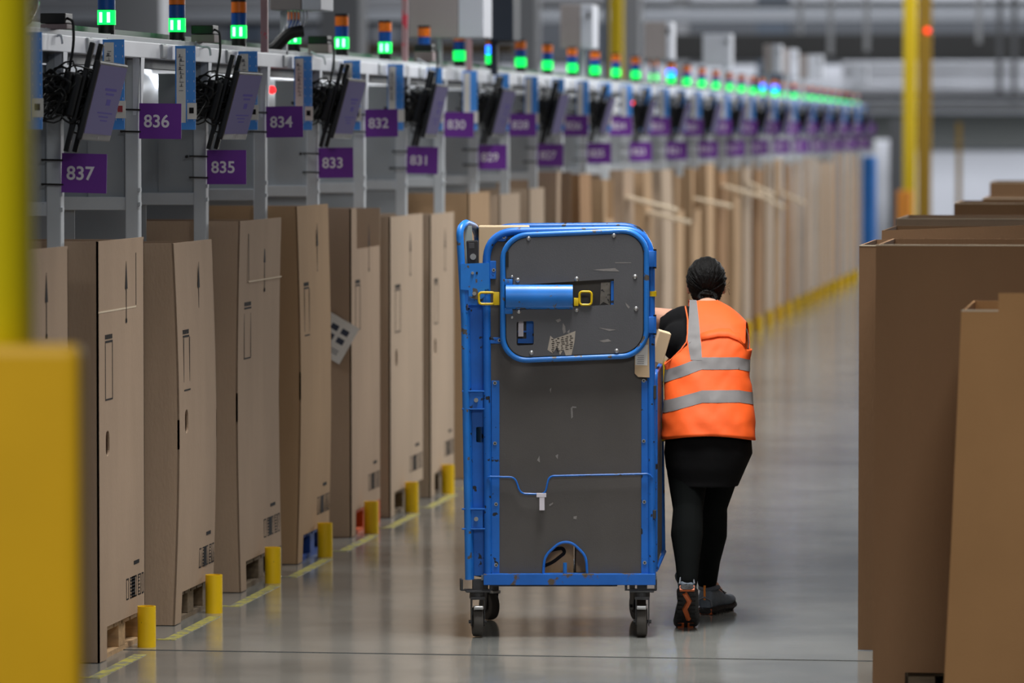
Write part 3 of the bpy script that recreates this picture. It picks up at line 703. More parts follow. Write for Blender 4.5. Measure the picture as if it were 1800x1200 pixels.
right_box('farthest and tallest box visible on the right', at_y(1740, 318, 30.2).x, 30.2, at_y(1740, 320, 30.2).z, 1.25, 1.0)
for i, (px, py, Y) in enumerate(((1657, 1195, 15.95), (1536, 430, 17.42), (1508, 1143, 18.82), (1550, 405, 20.2))):
    x = at_y(px, py, Y).x
    t = pallet(x + .13, Y + .03, x + 1.05, Y + .88, WOOD_D, ['pallet under the nearest ochre box at right', 'pallet glimpsed at the foot of the large brown box', 'pallet under the narrow strip box at right', 'pallet under the third box back on the right'][i])
    t['group'] = 'pallets under the right row'
    if i == 1: t.scale.z = 0.55

# ================================================================ blurred yellow guard in the left foreground
a = at_y(149, 604, 8.65); b = at_y(-200, 604, 8.6)
g = thing('column_guard', 'blurred yellow column guard in the left foreground', 'column guard', (a.x, 8.6, 0))
YG = mat('golden_guard_paint', (255, 196, 12), 0.5, var=0.05, vscale=3)
MB().box((b.x - a.x, 0, 0), (0, 0.06, a.z), 0.02).build('guard', YG, g)
MB().box((b.x - a.x - .05, -.04, 0), (0.04, 0.10, 0.03), 0.005).build('base_plate', YG, g)
cR = at_y(66, 300, 8.8).x - 0.07
MB().cyl((cR - a.x, 0.14, 0.0), (cR - a.x, 0.14, 5.0), 0.075, n=32).build('post', mat('bright_yellow_post', (250, 226, 0), 0.45), g, smooth=True)
# ================================================================ the blue roll trolley
CS = F / 19.36
cp = at_z(1000, 1120)
cart = thing('roll_trolley', 'tall chipped blue roll trolley with dark grey panels pushed along the aisle', 'trolley', (cp.x, cp.y, 0), YAW)
def cx(px): return (px - 1000) / CS
def cz(py): return (1120 - py) / CS
def C2(px, py, y=0.0): return Vector((cx(px), y, cz(py)))
XZ = lambda y: frame_m((0, y, 0), (1, 0, 0), (0, 0, 1))      # plate plane facing the camera side; extrudes along -y
def poly(pts): return [(cx(a), cz(b)) for a, b in pts]
DEP = 0.74
# main front frame (tube arch) and bottom bar
ff = MB().tube(rnd_path([C2(858, 1012), C2(855, 407), C2(1143, 403), C2(1146, 1010)], 0.125, 10), 0.0165, 12)
ff.build('front_frame', BLUE, cart, smooth=True)
MB().box(C2(850, 1027, -0.022), C2(1152, 1007, 0.03), 0.003).build('bottom_bar', mat('scraped_blue_paint', (22, 104, 200), 0.45, var=.12, spots=((96, 82, 66), 9, 0.58)), cart)
MB().box(C2(862, 1030, 0.0), C2(1085, 1026, 0.1)).box(C2(1050, 1029, 0.0), C2(1078, 1026, 0.06)).build('underside_strip', STD, cart)
# main panel with the arched opening at the foot
pan = MB().plate(poly([(858, 1008), (858, 425), (880, 413), (1120, 410), (1142, 425), (1142, 1008), (1033, 1008), (1031, 978), (1005, 952), (984, 952), (957, 978), (955, 1008)][::-1]), [], XZ(0.012), 0.008)
pan.build('main_panel', GREYP, cart)
MB().tube(rnd_path([C2(955, 1008, -.004), C2(957, 977, -.004), C2(984, 952, -.004), C2(1005, 952, -.004), C2(1030, 976, -.004), C2(1032, 1008, -.004)], 0.03, 5), 0.0055, 8).build('arch_tube', BLUE, cart, smooth=True)
MB().tube([C2(993, 1008, -.004), C2(993, 988, -.004)], 0.008, 8).build('foot_peg', BLUE2, cart, smooth=True)
for x0, x1, nm in ((864, 878, 'l'), (1127, 1141, 'r')):
    MB().box(C2(x0, 1008, -0.004), C2(x1, 668, 0.006), 0.002).build('edge_strip', BLUE, cart)
for px, py in ((870, 672), (870, 778), (872, 885), (872, 992), (1131, 668), (1131, 774), (1132, 881), (1133, 988), (886, 416), (868, 474), (878, 597)):
    b = MB().cyl(C2(px, py, -.008), C2(px, py, 0.0), 0.0075, n=14); r = b.build('rivet', ZINC, cart, smooth=True)
    MB().cyl(C2(px, py, -.0088), C2(px, py, -0.0078), 0.0035, n=10).build('rivet_core', BLK, r)
for (a, b, c, d) in ((858, 458, 872, 490), (860, 592, 882, 603), (874, 413, 892, 424)):
    MB().box(C2(a, d, -0.006), C2(c, b, 0.010), 0.003).build('side_tab', BLUE, cart)
# wire bar with white clip
wire = rnd_path([C2(857, 841, -.018), C2(859, 836, -.022), C2(905, 837, -.022), C2(915, 866, -.022), C2(958, 867, -.022), C2(965, 835, -.022), C2(1140, 831, -.022), C2(1146, 838, -.018)], 0.022, 5)
wb = MB().tube(wire, 0.004, 8).build('retaining_wire', BLUE, cart, smooth=True)
MB().box(C2(943, 872, -.03), C2(960, 865, -.016), 0.001).box(C2(948, 895, -.029), C2(957, 870, -.02), 0.001).build('white_clip', WHITE, wb)
# rear frame, floor, side frames (trapezoid plan: nests with others)
RX0, RX1 = -0.445, 0.395
MB().tube(rnd_path([Vector((-0.36, DEP, .26)), Vector((-0.345, DEP, 1.668)), Vector((0.345, DEP, 1.672)), Vector((0.36, DEP, .26))], 0.12, 10), 0.0155, 12).build('rear_frame', BLUE, cart, smooth=True)
MB().tube([(-0.36, DEP, 1.25), (0.352, DEP, 1.25)], 0.013, 10).build('rear_handle', BLUE, cart, smooth=True)
for i in range(4):
    x = -0.22 + i * 0.145; MB().tube([(x, DEP, .26), (x, DEP, 1.24)], 0.005, 6).build('rear_bar', BLUE, cart, smooth=True)
MB().box((-0.36, 0.0, 0.235), (0.36, DEP, 0.255)).build('floor_plate', STEEL_D, cart)
# left side gate: two tubes, recessed panel, cross bands, plates
gx0, gx1 = -0.438, -0.332
def G(px, py, y=0.0): return Vector((cx(px), y, cz(py)))
MB().tube(rnd_path([G(824, 1018), G(817, 560), G(808, 402), G(818, 392, 0.06), G(832, 400, 0.34), G(838, 420, DEP - .04), G(838, 1010, DEP - .04)], 0.06, 6), 0.0155, 12).build('side_tube', BLUE2, cart, smooth=True)
MB().tube([G(828, 1018, .012), G(821, 540, .012)], 0.0125, 10).build('side_tube', BLUE, cart, smooth=True)
# recessed sheet running back
sh = MB().plate([(cx(827), cz(1012)), (cx(853), cz(1012)), (cx(852), cz(535)), (cx(823), cz(535))], [rrect(cx(837), cz(777), cx(850), cz(750), 0.005, 3)], XZ(0.03), 0.006)
sh.build('corner_sheet', BLUE, cart)
MB().plate([(0.05, .27), (DEP - .05, .27), (DEP - .05, 1.62), (0.05, 1.62)], [], frame_m((cx(826), 0, 0), (-0.02, 1, 0), (0, 0, 1)), 0.004).build('side_panel', GREYP, cart)
for (y0, y1) in ((688, 716), (895, 927)):
    MB().box(G(812, y1 + 3, -.012), G(858, y1, -.002), .002).box(G(812, y0, -.012), G(858, y0 - 3, -.002), .002).box(G(824, y1, -.004), G(849, y0, 0.01), .002).build('cross_band', BLUE, cart)
    m_ = (y0 + y1) / 2; MB().cyl(G(837, m_, -.012), G(837, m_, 0), .009, n=14).build('bolt', ZINC, cart, smooth=True)
MB().plate(poly([(810, 508), (810, 463), (860, 461), (860, 507), (852, 508), (852, 520), (846, 525), (830, 525), (824, 520), (824, 509)]), [], XZ(-0.016), 0.004).build('upper_plate', BLUE2, cart)
MB().plate(poly([(812, 548), (812, 509), (858, 508), (858, 545), (852, 547), (852, 535), (822, 535), (822, 548)]), [], XZ(-0.008), 0.006).build('lower_plate', BLUE, cart)
for px, py, r in ((834, 515, .008), (831, 479, .006)): MB().cyl(G(px, py, -.026), G(px, py, -.01), r, n=14).build('bolt', ZINC, cart, smooth=True)
MB().box(G(837, 481, -.022), G(840, 477, -.019)).build('small_hole', BLK, cart)
# yellow latches
def loop(px0, py0, px1, py1, y): return [Vector((a, y, b)) for a, b in rrect(cx(px0), cz(py1), cx(px1), cz(py0), 0.012, 4)]
MB().tube(loop(842, 513, 870, 533, -.032), 0.0052, 8, closed=True).box(C2(867, 535, -.037), C2(878, 512, -.027), .002).build('latch_loop', YEL, cart, smooth=True)
# parcel, scanner and sheets that ride in the trolley are things of their own (below)
# upper gate
gate = tag(bpy.data.objects.new('upper_gate', None)); COL.objects.link(gate); gate.parent = cart
gate_y = -0.045
ga = [Vector((a, gate_y, b)) for a, b in rrect(cx(884), cz(628), cx(1135), cz(409), 0.10, 10)]
ga = [v + Vector((0, 0, 0.012 * (v.x / 0.3))) for v in ga]
MB().tube(ga, 0.0115, 12, closed=True).build('gate_tube', BLUE2, gate, smooth=True)
panel_o = rrect(cx(890), cz(622), cx(1129), cz(414), 0.09, 10)
holes = [[(cx(a), cz(b)) for a, b in ((891, 540), (1078, 537), (1078, 492), (902, 496), (902, 483), (891, 483))], rrect(cx(908), cz(602), cx(938), cz(560), 0.008, 4)]
gp = MB().plate(panel_o, holes, XZ(gate_y), 0.006)
for v in gp.bm.verts: v.co.z += 0.012 * (v.co.x / 0.3)
gp.build('gate_panel', GREYP2, gate)
for px, py in ((929, 418), (1078, 413), (910, 491), (1013, 489), (1115, 485), (912, 546), (1013, 543), (1117, 541), (934, 618), (1083, 615), (900, 485), (900, 556)):
    MB().sph((cx(px), gate_y - .007, cz(py)), 0.0095 if px > 905 else .006, (1, .55, 1), 12).build('dome_screw', ZINC, gate, smooth=True)
# half-round handle sleeve
n = 14; R0 = []; zc = (cz(499) + cz(542)) / 2; rz = (cz(499) - cz(542)) / 2
sl = MB()
A = []
for q in range(n + 1):
    a = PI * q / n; A.append((-math.sin(a) * 0.035, math.cos(a) * rz))
R1 = [[(cx(x), gate_y - .006 + yy, zc + zz) for yy, zz in A] + [(cx(x), gate_y - .004 + yy * .9, zc + zz * .9) for yy, zz in A[::-1]] for x in (889, 1006)]
sl.loft(R1, cap=True)
sl.box(C2(887, 500, gate_y - .012), C2(901, 489, gate_y - .002), .002).box(C2(887, 550, gate_y - .012), C2(901, 540, gate_y - .002), .002)
sl.build('handle_sleeve', BLUE2, gate, smooth=True)
MB().tube(loop(1018, 511, 1039, 534, gate_y - .012), 0.0048, 8, closed=True).box(C2(1008, 536, gate_y - .02), C2(1016, 522, gate_y - .006), .002).build('latch_loop', YEL, gate, smooth=True)
MB().box(C2(1073, 537, gate_y + .002), C2(1078, 493, gate_y + .02)).box(C2(910, 602, -.02), C2(938, 594, -.012)).box(C2(925, 594, -.02), C2(938, 560, -.014)).box(C2(910, 583, -.022), C2(938, 580, -.014)).build('inner_strip', BLUE, gate)
MB().box(C2(911, 590, -.026), C2(920, 562, -.018)).build('white_tab', WHITE, gate)
MB().box(C2(889, 468, gate_y - .009), C2(894, 441, gate_y - .002)).build('edge_notch', BLK, gate)
MB().plate(poly([(1054, 535), (1056, 496), (1072, 495), (1072, 536), (1060, 530)]), [], XZ(0.0), 0.001).build('torn_sticker', mat('aged_sticker', (170, 162, 152), 0.8, var=.2, vscale=40, spots=((80, 78, 80), 60, .6)), gate)
st = MB().plate(poly([(962, 613), (967, 588), (973, 594), (990, 588), (1011, 580), (1009, 600), (1004, 622), (994, 623), (990, 612), (984, 622), (979, 608), (971, 619)]), [], XZ(gate_y - .0062), 0.0008).build('torn_label', mat('torn_label_paper', (176, 166, 154), 0.8, var=.1, vscale=40), gate)
tx = MB()
for q in range(7):
    for g in range(5):
        px = 968 + g * 8 + random.uniform(0, 3); py = 594 + q * 3.6 - g * 1.5
        if 962 + q < px < 1006 and py < 618: tx.box(C2(px, py + 1.2, gate_y - .0078), C2(px + random.uniform(2.5, 6), py, gate_y - .0071))
tx.build('label_print', INK, st)
sc_ = MB()
for pts in (((976, 561), (984, 558), (986, 562), (980, 565)), ((989, 566), (993, 572), (994, 582), (990, 585), (988, 577)), ((1040, 473), (1080, 470), (1088, 476), (1060, 475)), ((1052, 597), (1068, 594), (1074, 598), (1060, 600)), ((1098, 530), (1106, 538), (1104, 541), (1100, 536)), ((1050, 574), (1082, 578), (1070, 580)), ((1080, 460), (1108, 460), (1108, 461.2), (1080, 461.4)), ((996, 582), (1001, 577), (1000, 584))):
    sc_.plate(poly(pts[::-1]), [], XZ(gate_y - .0062), 0.0003)
sc_.build('scuff_mark', mat('pale_scuff', (138, 134, 132), 0.7, var=.15, vscale=60), gate)
sc_ = MB()
for pts in (((1003, 716), (1006, 713), (1007, 732), (1004, 735)), ((1006, 713), (1013, 714), (1013, 716), (1006, 716)), ((976, 800), (981, 797), (980, 806)), ((965, 886), (972, 882), (972, 885), (966, 889)), ((1008, 907), (1014, 906), (1013, 912), (1008, 911)), ((944, 808), (948, 800), (949, 812)), ((966, 684), (969, 680), (968, 690))):
    sc_.plate(poly(pts[::-1]), [], XZ(0.003), 0.0003)
sc_.build('scuff_mark', MATS['pale_scuff'], cart)
for (y0, y1) in ((440, 468), (555, 584)):
    h = MB().box(C2(1131, y1, gate_y - .004), C2(1149, y0, -0.012), .003)
    h.cyl(C2(1149, y1, -.03), C2(1149, y0, -.03), 0.009, n=14); h.build('hinge', BLUE, cart, smooth=True)
    MB().cyl(C2(1150, y0 + 1, -.03), C2(1150, y0 - 3, -.03), 0.0065, n=10).cyl(C2(1150, y1 + 3, -.03), C2(1150, y1 - 1, -.03), 0.0065, n=10).build('hinge_pin', BLK, cart, smooth=True)
MB().cyl(C2(1145.5, 520, 0), C2(1145.5, 511, 0), 0.0185, n=16).build('yellow_band', YEL, cart, smooth=True)
MB().tube([C2(1137, 440, .04), C2(1137, 640, .04)], 0.005, 8).build('inner_rod', BLUE, cart, smooth=True)
# right side gate seen as a sliver
MB().tube(rnd_path([C2(1152, 1005, .03), C2(1152, 655, .03), Vector((0.398, DEP, cz(655))), Vector((0.41, DEP, .28))], 0.03, 4), 0.010, 10).build('side_tube', BLUE, cart, smooth=True)
MB().plate([(0.04, .30), (DEP - .02, .30), (DEP - .02, 1.08), (0.04, 1.08)], [], frame_m((cx(1153), 0, 0), (0.06, 1, 0), (0, 0, 1)), 0.004).build('side_panel', GREYP, cart)
MB().tube([C2(1155, 1000, .04), Vector((0.414, DEP - .03, .29))], 0.009, 8).build('side_rail', mat('matt_blue_paint', (14, 84, 168), 0.7, spec=0.2), cart, smooth=True)
MB().box((0.395, DEP - .06, .76), (0.416, DEP - .02, .86), .004).build('side_latch', YEL, cart)
MB().box(C2(1147, 910, -.02), C2(1153, 895, .02), .002).box(C2(1148, 700, -.02), C2(1153, 676, .01), .002).build('latch_block', STD, cart)
# casters
def caster(x, y, ang):
    t = bpy.data.objects.new('caster', None); COL.objects.link(t); t.parent = cart; t.location = (x, y, 0)
    R = Matrix.Rotation(ang, 4, 'Z')
    r = 0.062
    def bb(mb, name, m, sm=False): mb.bm.transform(R); return mb.build(name, m, t, smooth=sm)
    wl = MB(); n = 28
    prof = [(-.019, .03), (-.021, .05), (-.018, r - .003), (-.008, r), (.008, r), (.018, r - .003), (.021, .05), (.019, .03)]
    wl.loft([[(a, b * math.cos(2 * PI * k / n), r + .0005 + b * math.sin(2 * PI * k / n)) for a, b in prof] for k in range(n)] + [[(a, b, r + .0005) for a, b in prof]], cap=False)
    wl.cyl((-.015, 0, r), (.015, 0, r), .034, n=20)
    bb(wl, 'wheel', RUBBER, True)
    f = MB()
    for s in (-1, 1):
        f.plate([(-.035, .165), (.035, .165), (.022, .05), (0, .042), (-.022, .05)], [], frame_m((s * .026, 0, 0), (0, 1, 0), (0, 0, 1)), .003)
    f.box((-.03, -.036, .155), (.03, .036, .168), .003); f.cyl((-.036, 0, r), (.038, 0, r), .007, n=10)
    bb(f, 'fork', STD, True)
    bb(MB().box((-.02, -.066, .118), (.02, -.036, .132), .004), 'brake_pedal', ZINC)
    k_ = MB().cyl((0, 0, .165), (0, 0, .19), .032, n=20).box((-.05, -.045, .186), (.05, .045, .194), .002)
    bb(k_, 'swivel_plate', STD, True)
    br = MB().box((-.066, -.03, .192), (.06, -.024, .198)).box((-.07, -.03, .192), (-.062, .03, .238)).box((.052, -.03, .192), (.06, .03, .238)).box((-.02, -.02, .19), (.02, .02, .236))
    bb(br, 'mounting_bracket', STD)
    return t
caster(cx(839), 0.03, 0.10); caster(cx(1129), 0.03, -0.07)
caster(-0.33, DEP - .05, 0.5); caster(0.30, DEP - .05, 0.3)

# cargo inside, each its own thing
def local(o): o.matrix_world = cart.matrix_local.copy() @ o.matrix_local; return o
CM = Matrix.Translation(cart.location) @ Matrix.Rotation(YAW, 4, 'Z')
def cargo(name, label, cat, lo, hi, m, M=None):
    t = thing(name, label, cat); mid = (Vector(lo) + Vector(hi)) / 2; base = Vector((mid.x, mid.y, lo[2]))
    t.matrix_world = CM @ Matrix.Translation(base) @ (M or Matrix.Identity(4))
    o = MB().box(Vector(lo) - base, Vector(hi) - base, 0.003).build('carton', m, t)
    return t, base
t, b = cargo('parcel', 'brown parcel with black curved print seen through the trolley foot opening', 'parcel', (-0.11, 0.09, 0.256), (0.02, 0.40, 0.42), CARD[1])
sw = MB().tube(rnd_path([(-.055, -.157, .03), (-.02, -.157, .045), (0.03, -.157, .085), (.02, -.157, .105), (-.03, -.157, .095), (-.06, -.157, .07)], 0.03, 5), 0.0075, 6)
for v in sw.bm.verts: v.co.y = -.1558 + (v.co.y + .157) * .08
sw.build('printed_curve', INK, t)
cargo('parcel', 'small brown parcel half hidden right of the printed parcel in the trolley', 'parcel', (0.03, 0.12, 0.256), (0.30, 0.5, 0.37), CARD[0])
cargo('parcel', 'brown parcel glimpsed through the slot on the trolley left side', 'parcel', (-0.35, 0.08, 0.256), (-0.16, 0.55, 0.95), CARD[1])
cargo('parcel', 'pale tan carton standing in the trolley behind its upper left tube', 'parcel', (-0.372, 0.36, 0.96), (-0.16, 0.66, cz(401)), mat('cream_card', (212, 184, 148), 0.85, var=.04, vscale=4))
cargo('parcel', 'dark parcel filling the middle of the trolley', 'parcel', (-0.10, 0.10, 0.43), (0.28, 0.6, 1.1), CARD_R)
t = thing('document_card', 'cream card with white label tucked at the right below the trolley gate', 'card'); t.matrix_world = CM @ Matrix.Translation((cx(1127), -.02, cz(662)))
dx_, dz_ = cx(1127), cz(662)
MB().plate([(a - dx_, b - dz_) for a, b in poly([(1115, 655), (1115, 622), (1124, 612), (1140, 592), (1141, 662), (1121, 661)])], [], frame_m((0, 0, 0), (1, 0, 0), (0, 0, 1)), 0.002).build('card', MATS['cream_card'], t)
wl = MB().plate([(a - dx_, b - dz_) for a, b in poly([(1116, 640), (1116, 622), (1130, 606), (1138, 604), (1137, 641)])], [], frame_m((0, -.0022, 0), (1, 0, 0), (0, 0, 1)), 0.0008).build('white_label', PAPER, t)
lb = MB()
for q in range(5): lb.box((cx(1119 + (q % 2)) - dx_, -.0036, cz(624 + q * 3.4) - dz_), (cx(1131) - dx_, -.003, cz(623.2 + q * 3.4) - dz_))
lb.build('label_print', mat('label_grey_ink', (110, 110, 120), 0.8), wl)
t = thing('parcel', 'tilted pale carton corner between the trolley and the worker', 'parcel'); t.matrix_world = CM @ Matrix.Translation((cx(1156), .26, cz(640)))
MB().boxm((0.05, 0.2, 0.13), Matrix.Rotation(0.28, 4, 'Y') @ Matrix.Translation((0, 0, .065)), .003).build('carton', MATS['cream_card'], t)
# hand scanner and clear folder stuck at the top left
t = thing('hand_scanner', 'black handheld device with round button clipped at the trolley top left', 'scanner'); t.matrix_world = CM @ Matrix.Translation((cx(832), .02, cz(465)))
M = Matrix.Rotation(-0.05, 4, 'Y')
MB().boxm((.047, .022, .10), M @ Matrix.Translation((0, 0, .05)), .006).build('body', mat('scanner_black', (44, 42, 44), 0.4), t)
MB().boxm((.022, .002, .022), M @ Matrix.Translation((-.003, -.0115, .078)), .001).build('keypad', mat('scanner_grey', (70, 68, 70), .5), t)
MB().cyl(M @ Vector((0.001, -.018, .033)), M @ Vector((.001, -.01, .033)), .0125, n=20).build('round_button', ZINC, t, smooth=True)
t = thing('document_holder', 'grey clear plastic sheet standing behind the handheld device', 'holder'); t.matrix_world = CM @ Matrix.Translation((cx(826), .06, cz(470)))
MB().boxm((.032, .003, .17), Matrix.Rotation(-0.05, 4, 'Y') @ Matrix.Translation((0, 0, .085)), .001).build('sheet', mat('grey_clear_plastic', (168, 178, 172), 0.3), t)
# ================================================================ the worker
pp = at_z(1225, 1108); D0 = 19.6
per = thing('person', 'person in orange reflective vest and black clothes, hair in bun, pushing the blue trolley', 'person', (pp.x, pp.y, 0), YAW)
def PX(px, py, y):
    D = D0 + y
    return Vector((((px - 900) * D - 325 * D0) / F, y, EYE - (py - 232) * D / F))
c2p = lambda v: Matrix.Rotation(-YAW, 4, 'Z') @ (CM @ Vector(v) - per.location)
SKIN = mat('skin', (214, 162, 136), 0.5, var=0.04, vscale=30)
SHIRT = mat('black_shirt', (13, 13, 15), 0.9, bump=0.2, bscale=25, spec=0.2)
LEG = mat('black_leggings', (9, 12, 12), 0.9, bump=0.1, bscale=60, spec=0.12)
VEST = mat('orange_vest', (255, 98, 26), 0.7, var=0.05, vscale=5, bump=0.3, bscale=9)
REFL = mat('grey_reflective_band', (124, 121, 121), 0.65, 0.0, var=0.04, vscale=30)
HAIR = mat('dark_hair', (10, 8, 7), 0.55, spec=0.18, var=0.3, vscale=60, bump=0.6, bscale=80, stretch=(3, 1, 1))
def capsule(mb, pts, rads, n=16):
    P = [Vector(p) for p in pts]
    mb.tube(P, 0, n, rad=rads)
    for p, r in zip(P, rads): mb.sph(p, r * 0.995, n=14)
def merge(mb, name, m, parent, voxel, smooth=6):
    """fuse overlapping volumes into one continuous skin"""
    me = bpy.data.meshes.new('t'); mb.bm.to_mesh(me); mb.bm.free()
    o = bpy.data.objects.new('t', me); COL.objects.link(o)
    r = o.modifiers.new('r', 'REMESH'); r.mode = 'VOXEL'; r.voxel_size = voxel
    s = o.modifiers.new('s', 'SMOOTH'); s.factor = 0.5; s.iterations = smooth
    dg = bpy.context.evaluated_depsgraph_get(); m2 = bpy.data.meshes.new_from_object(o.evaluated_get(dg))
    bpy.data.objects.remove(o); bpy.data.meshes.remove(me)
    m2.name = name; m2.materials.clear(); m2.materials.append(m)
    m2.polygons.foreach_set('use_smooth', [True] * len(m2.polygons))
    q = bpy.data.objects.new(name, m2); COL.objects.link(q); q.parent = parent
    return q
hipL, hipR = PX(1213, 765, .29), PX(1276, 768, .29)
knL, knR = PX(1209, 895, .16), PX(1253, 890, .44)
cfL, cfR = PX(1207, 940, .10), PX(1251, 940, .52)
anL, anR = PX(1208, 1026, .0), PX(1243, 1022, .68)
shL, shR = PX(1198, 565, .55), PX(1287, 590, .55)
grip = c2p((0.17, DEP, 1.25))
elL = Vector((-.255, .71, 1.285)); elR = Vector((.135, .74, 1.0))
wrL = grip + Vector((.02, .085, .02)); wrR = Vector((.05, .87, 1.06))
neck = PX(1243, 540, .585); hd = PX(1240, 497, .665)
b = MB()
capsule(b, [PX(1245, 770, .28), PX(1245, 700, .33), PX(1243, 640, .42), PX(1243, 585, .5), PX(1243, 555, .55)], [.12, .105, .12, .115, .08])
for s in (-1, 1): b.sph(PX(1245, 762, .27) + Vector((s * .075, -.03, -.02)), .095)
capsule(b, [PX(1243, 560, .55), neck, hd + Vector((0, -.01, -.05))], [.06, .05, .05])
capsule(b, [PX(1243, 570, .54), shL], [.07, .058]); capsule(b, [PX(1243, 580, .54), shR], [.07, .058])
for hp, kn, cf, an in ((hipL, knL, cfL, anL), (hipR, knR, cfR, anR)):
    capsule(b, [hp, (hp + kn) / 2, kn, cf, an], [.085, .070, .050, .052, .034])
footL = Matrix.Translation(anL) @ Matrix.Rotation(-math.radians(38), 4, 'X')
capsule(b, [anL, anL + Vector((0, .1, -.12))], [.036, .03]); capsule(b, [anR, anR + Vector((.05, .13, -.06))], [.036, .026])
capsule(b, [shL, (shL + elL) / 2, elL], [.052, .047, .040]); capsule(b, [elL, elL.lerp(wrL, .35), wrL], [.040, .038, .026])
capsule(b, [shR, (shR + elR) / 2, elR], [.052, .045, .040]); capsule(b, [elR, elR.lerp(wrR, .35), wrR], [.040, .038, .026])
# head with face (turned away)
b.sph(hd, .079, (0.93, 1.15, 1.28), 24); b.sph(hd + Vector((0, .03, -.05)), .058, (0.9, 1.05, 1.1), 20)
b.sph(hd + Vector((0, .055, -.085)), .03, (1, .9, .8)); fy = hd.y + .094
b.cyl(hd + Vector((0, .088, .012)), hd + Vector((0, .108, -.026)), .008, .014, 10); b.sph(hd + Vector((0, .105, -.028)), .013)
for s in (-1, 1):
    b.sph(hd + Vector((s * .012, .098, -.031)), .0085); b.sph(hd + Vector((s * .03, .068, .02)), .02, (1, .8, .35)); b.sph(hd + Vector((s * .038, .066, -.025)), .02)
    b.sph(hd + Vector((s * .077, .0, -.022)), .022, (.28, .7, 1.25), rot=Matrix.Rotation(s * -.35, 3, 'Z'))
b.sph(hd + Vector((0, .092, -.056)), .013, (1.5, .6, .4)); b.sph(hd + Vector((0, .09, -.064)), .013, (1.3, .6, .45))
# left hand closed round the rear handle
gx = grip
b.sph(gx + Vector((.0, .052, .018)), .034, (1.25, 1.05, .5)); capsule(b, [wrL, gx + Vector((.005, .06, .02))], [.025, .024])
for i, (dx, ln) in enumerate(((-.035, .92), (-.0115, 1.05), (.012, 1.0), (.035, .85))):
    P = [Vector((dx * .9, .045, .024)), Vector((dx, .016, .0305)), Vector((dx, -.014, .0235)), Vector((dx, -.0245, .0)), Vector((dx, -.018, -.018 * ln))]
    b.tube([gx + p for p in P], 0, 10, rad=[.0088, .0088, .0083, .0078, .0065]); b.sph(gx + P[-1], .0066, n=10)
P = [Vector((-.04, .06, .01)), Vector((-.046, .036, -.012)), Vector((-.036, .012, -.024)), Vector((-.022, -.004, -.026))]
b.tube([gx + p for p in P], 0, 10, rad=[.0125, .011, .0095, .0078]); b.sph(gx + P[-1], .0078, n=10)
# right hand relaxed before the body
u = (wrR - elR).normalized(); h = wrR + u * .05; sidev = Vector((0, .25, 1)).normalized(); sidev = (sidev - u * sidev.dot(u)).normalized(); nn = u.cross(sidev)
b.tube([wrR, wrR + u * .03, wrR + u * .085], 0, 12, rad=[.026, .026, .018]);
for i, (o_, ln) in enumerate(((.030, .068), (.011, .078), (-.009, .073), (-.028, .058))):
    base = wrR + u * .075 + sidev * o_; b.sph(base - u * .02, .014, n=10)
    P = [base - u * .03, base, base + u * ln * .45 - nn * .008, base + u * ln * .75 - nn * .026, base + u * ln * .88 - nn * .044]
    b.tube(P, 0, 10, rad=[.010, .0095, .0088, .008, .0068]); b.sph(P[-1], .0068, n=10)
P = [wrR + u * .02 + sidev * .02, wrR + u * .045 + sidev * .046 - nn * .01, wrR + u * .07 + sidev * .058 - nn * .025, wrR + u * .09 + sidev * .056 - nn * .04]
b.tube(P, 0, 10, rad=[.014, .0115, .0098, .008]); b.sph(P[-1], .008, n=10)
body = merge(b, 'body', SKIN, per, 0.0045, 3)
for s in (-1, 1):
    e = MB().sph(hd + Vector((s * .03, .083, .004)), .0115, (1, .6, .8), 14).build('eye', mat('eye_white', (235, 232, 228), .2), body, smooth=True)
    MB().sph(hd + Vector((s * .03, .0895, .004)), .005, (1, .4, 1), 12).build('iris', mat('brown_iris', (50, 30, 20), .2), e, smooth=True)
# hair: cap, low bun and loose strands
hb = MB()
hb.sph(hd + Vector((0, -.018, .016)), .087, (0.98, 1.06, 1.14), 32)
hb.sph(hd + Vector((0, -.035, -.03)), .070, (1.0, .8, 1.0), 24); hb.sph(hd + Vector((.002, -.07, -.06)), .038, (1.25, .8, .95), 20)
hb.sph(hd + Vector((0, -.03, -.075)), .05, (1.0, .7, .6))
hair = merge(hb, 'hair', HAIR, per, 0.005, 4)
for v in hair.data.vertices:   # combed grooves running back to the bun, face left free
    c = v.co - hd
    if c.y > .055 and c.z < .06: v.co.y = hd.y + .055 + (c.y - .055) * .15; v.co.x -= c.x * .06
    a = math.atan2(c.z + .06, c.x); v.co += c.normalized() * (0.0016 * math.sin(a * 34 + 3 * mnoise.noise(c * 25)) + .002 * mnoise.noise(c * 40))
bun = MB()
for j in range(5):
    pts = []
    for q in range(16):
        a = 2 * PI * q / 16 + j * 1.2; rr = .022 + .007 * math.sin(2 * a + j)
        pts.append(hd + Vector((.002 + rr * 1.25 * math.cos(a), -.098 - .004 * (j % 3) + .006 * math.sin(3 * a), -.058 + rr * math.sin(a))))
    bun.tube(pts, .0075, 7, closed=True)
bun.build('bun_twist', HAIR, hair, smooth=True)
st = MB()
for j in range(34):
    a = random.uniform(0.1, PI - .1); R_ = .1; p0 = hd + Vector((math.cos(a) * .088, -.02 + random.uniform(-.03, .02), .01 + math.sin(a) * .098))
    p2 = hd + Vector((random.uniform(-.02, .02), -.098, -.03)); m_ = (p0 + p2) / 2; m_ = hd + (m_ - hd).normalized() * .108
    st.tube([p0, p0.lerp(m_, .6) + (m_ - hd) * .08, m_, m_.lerp(p2, .6) + (m_ - hd) * .06, p2], .0016, 5)
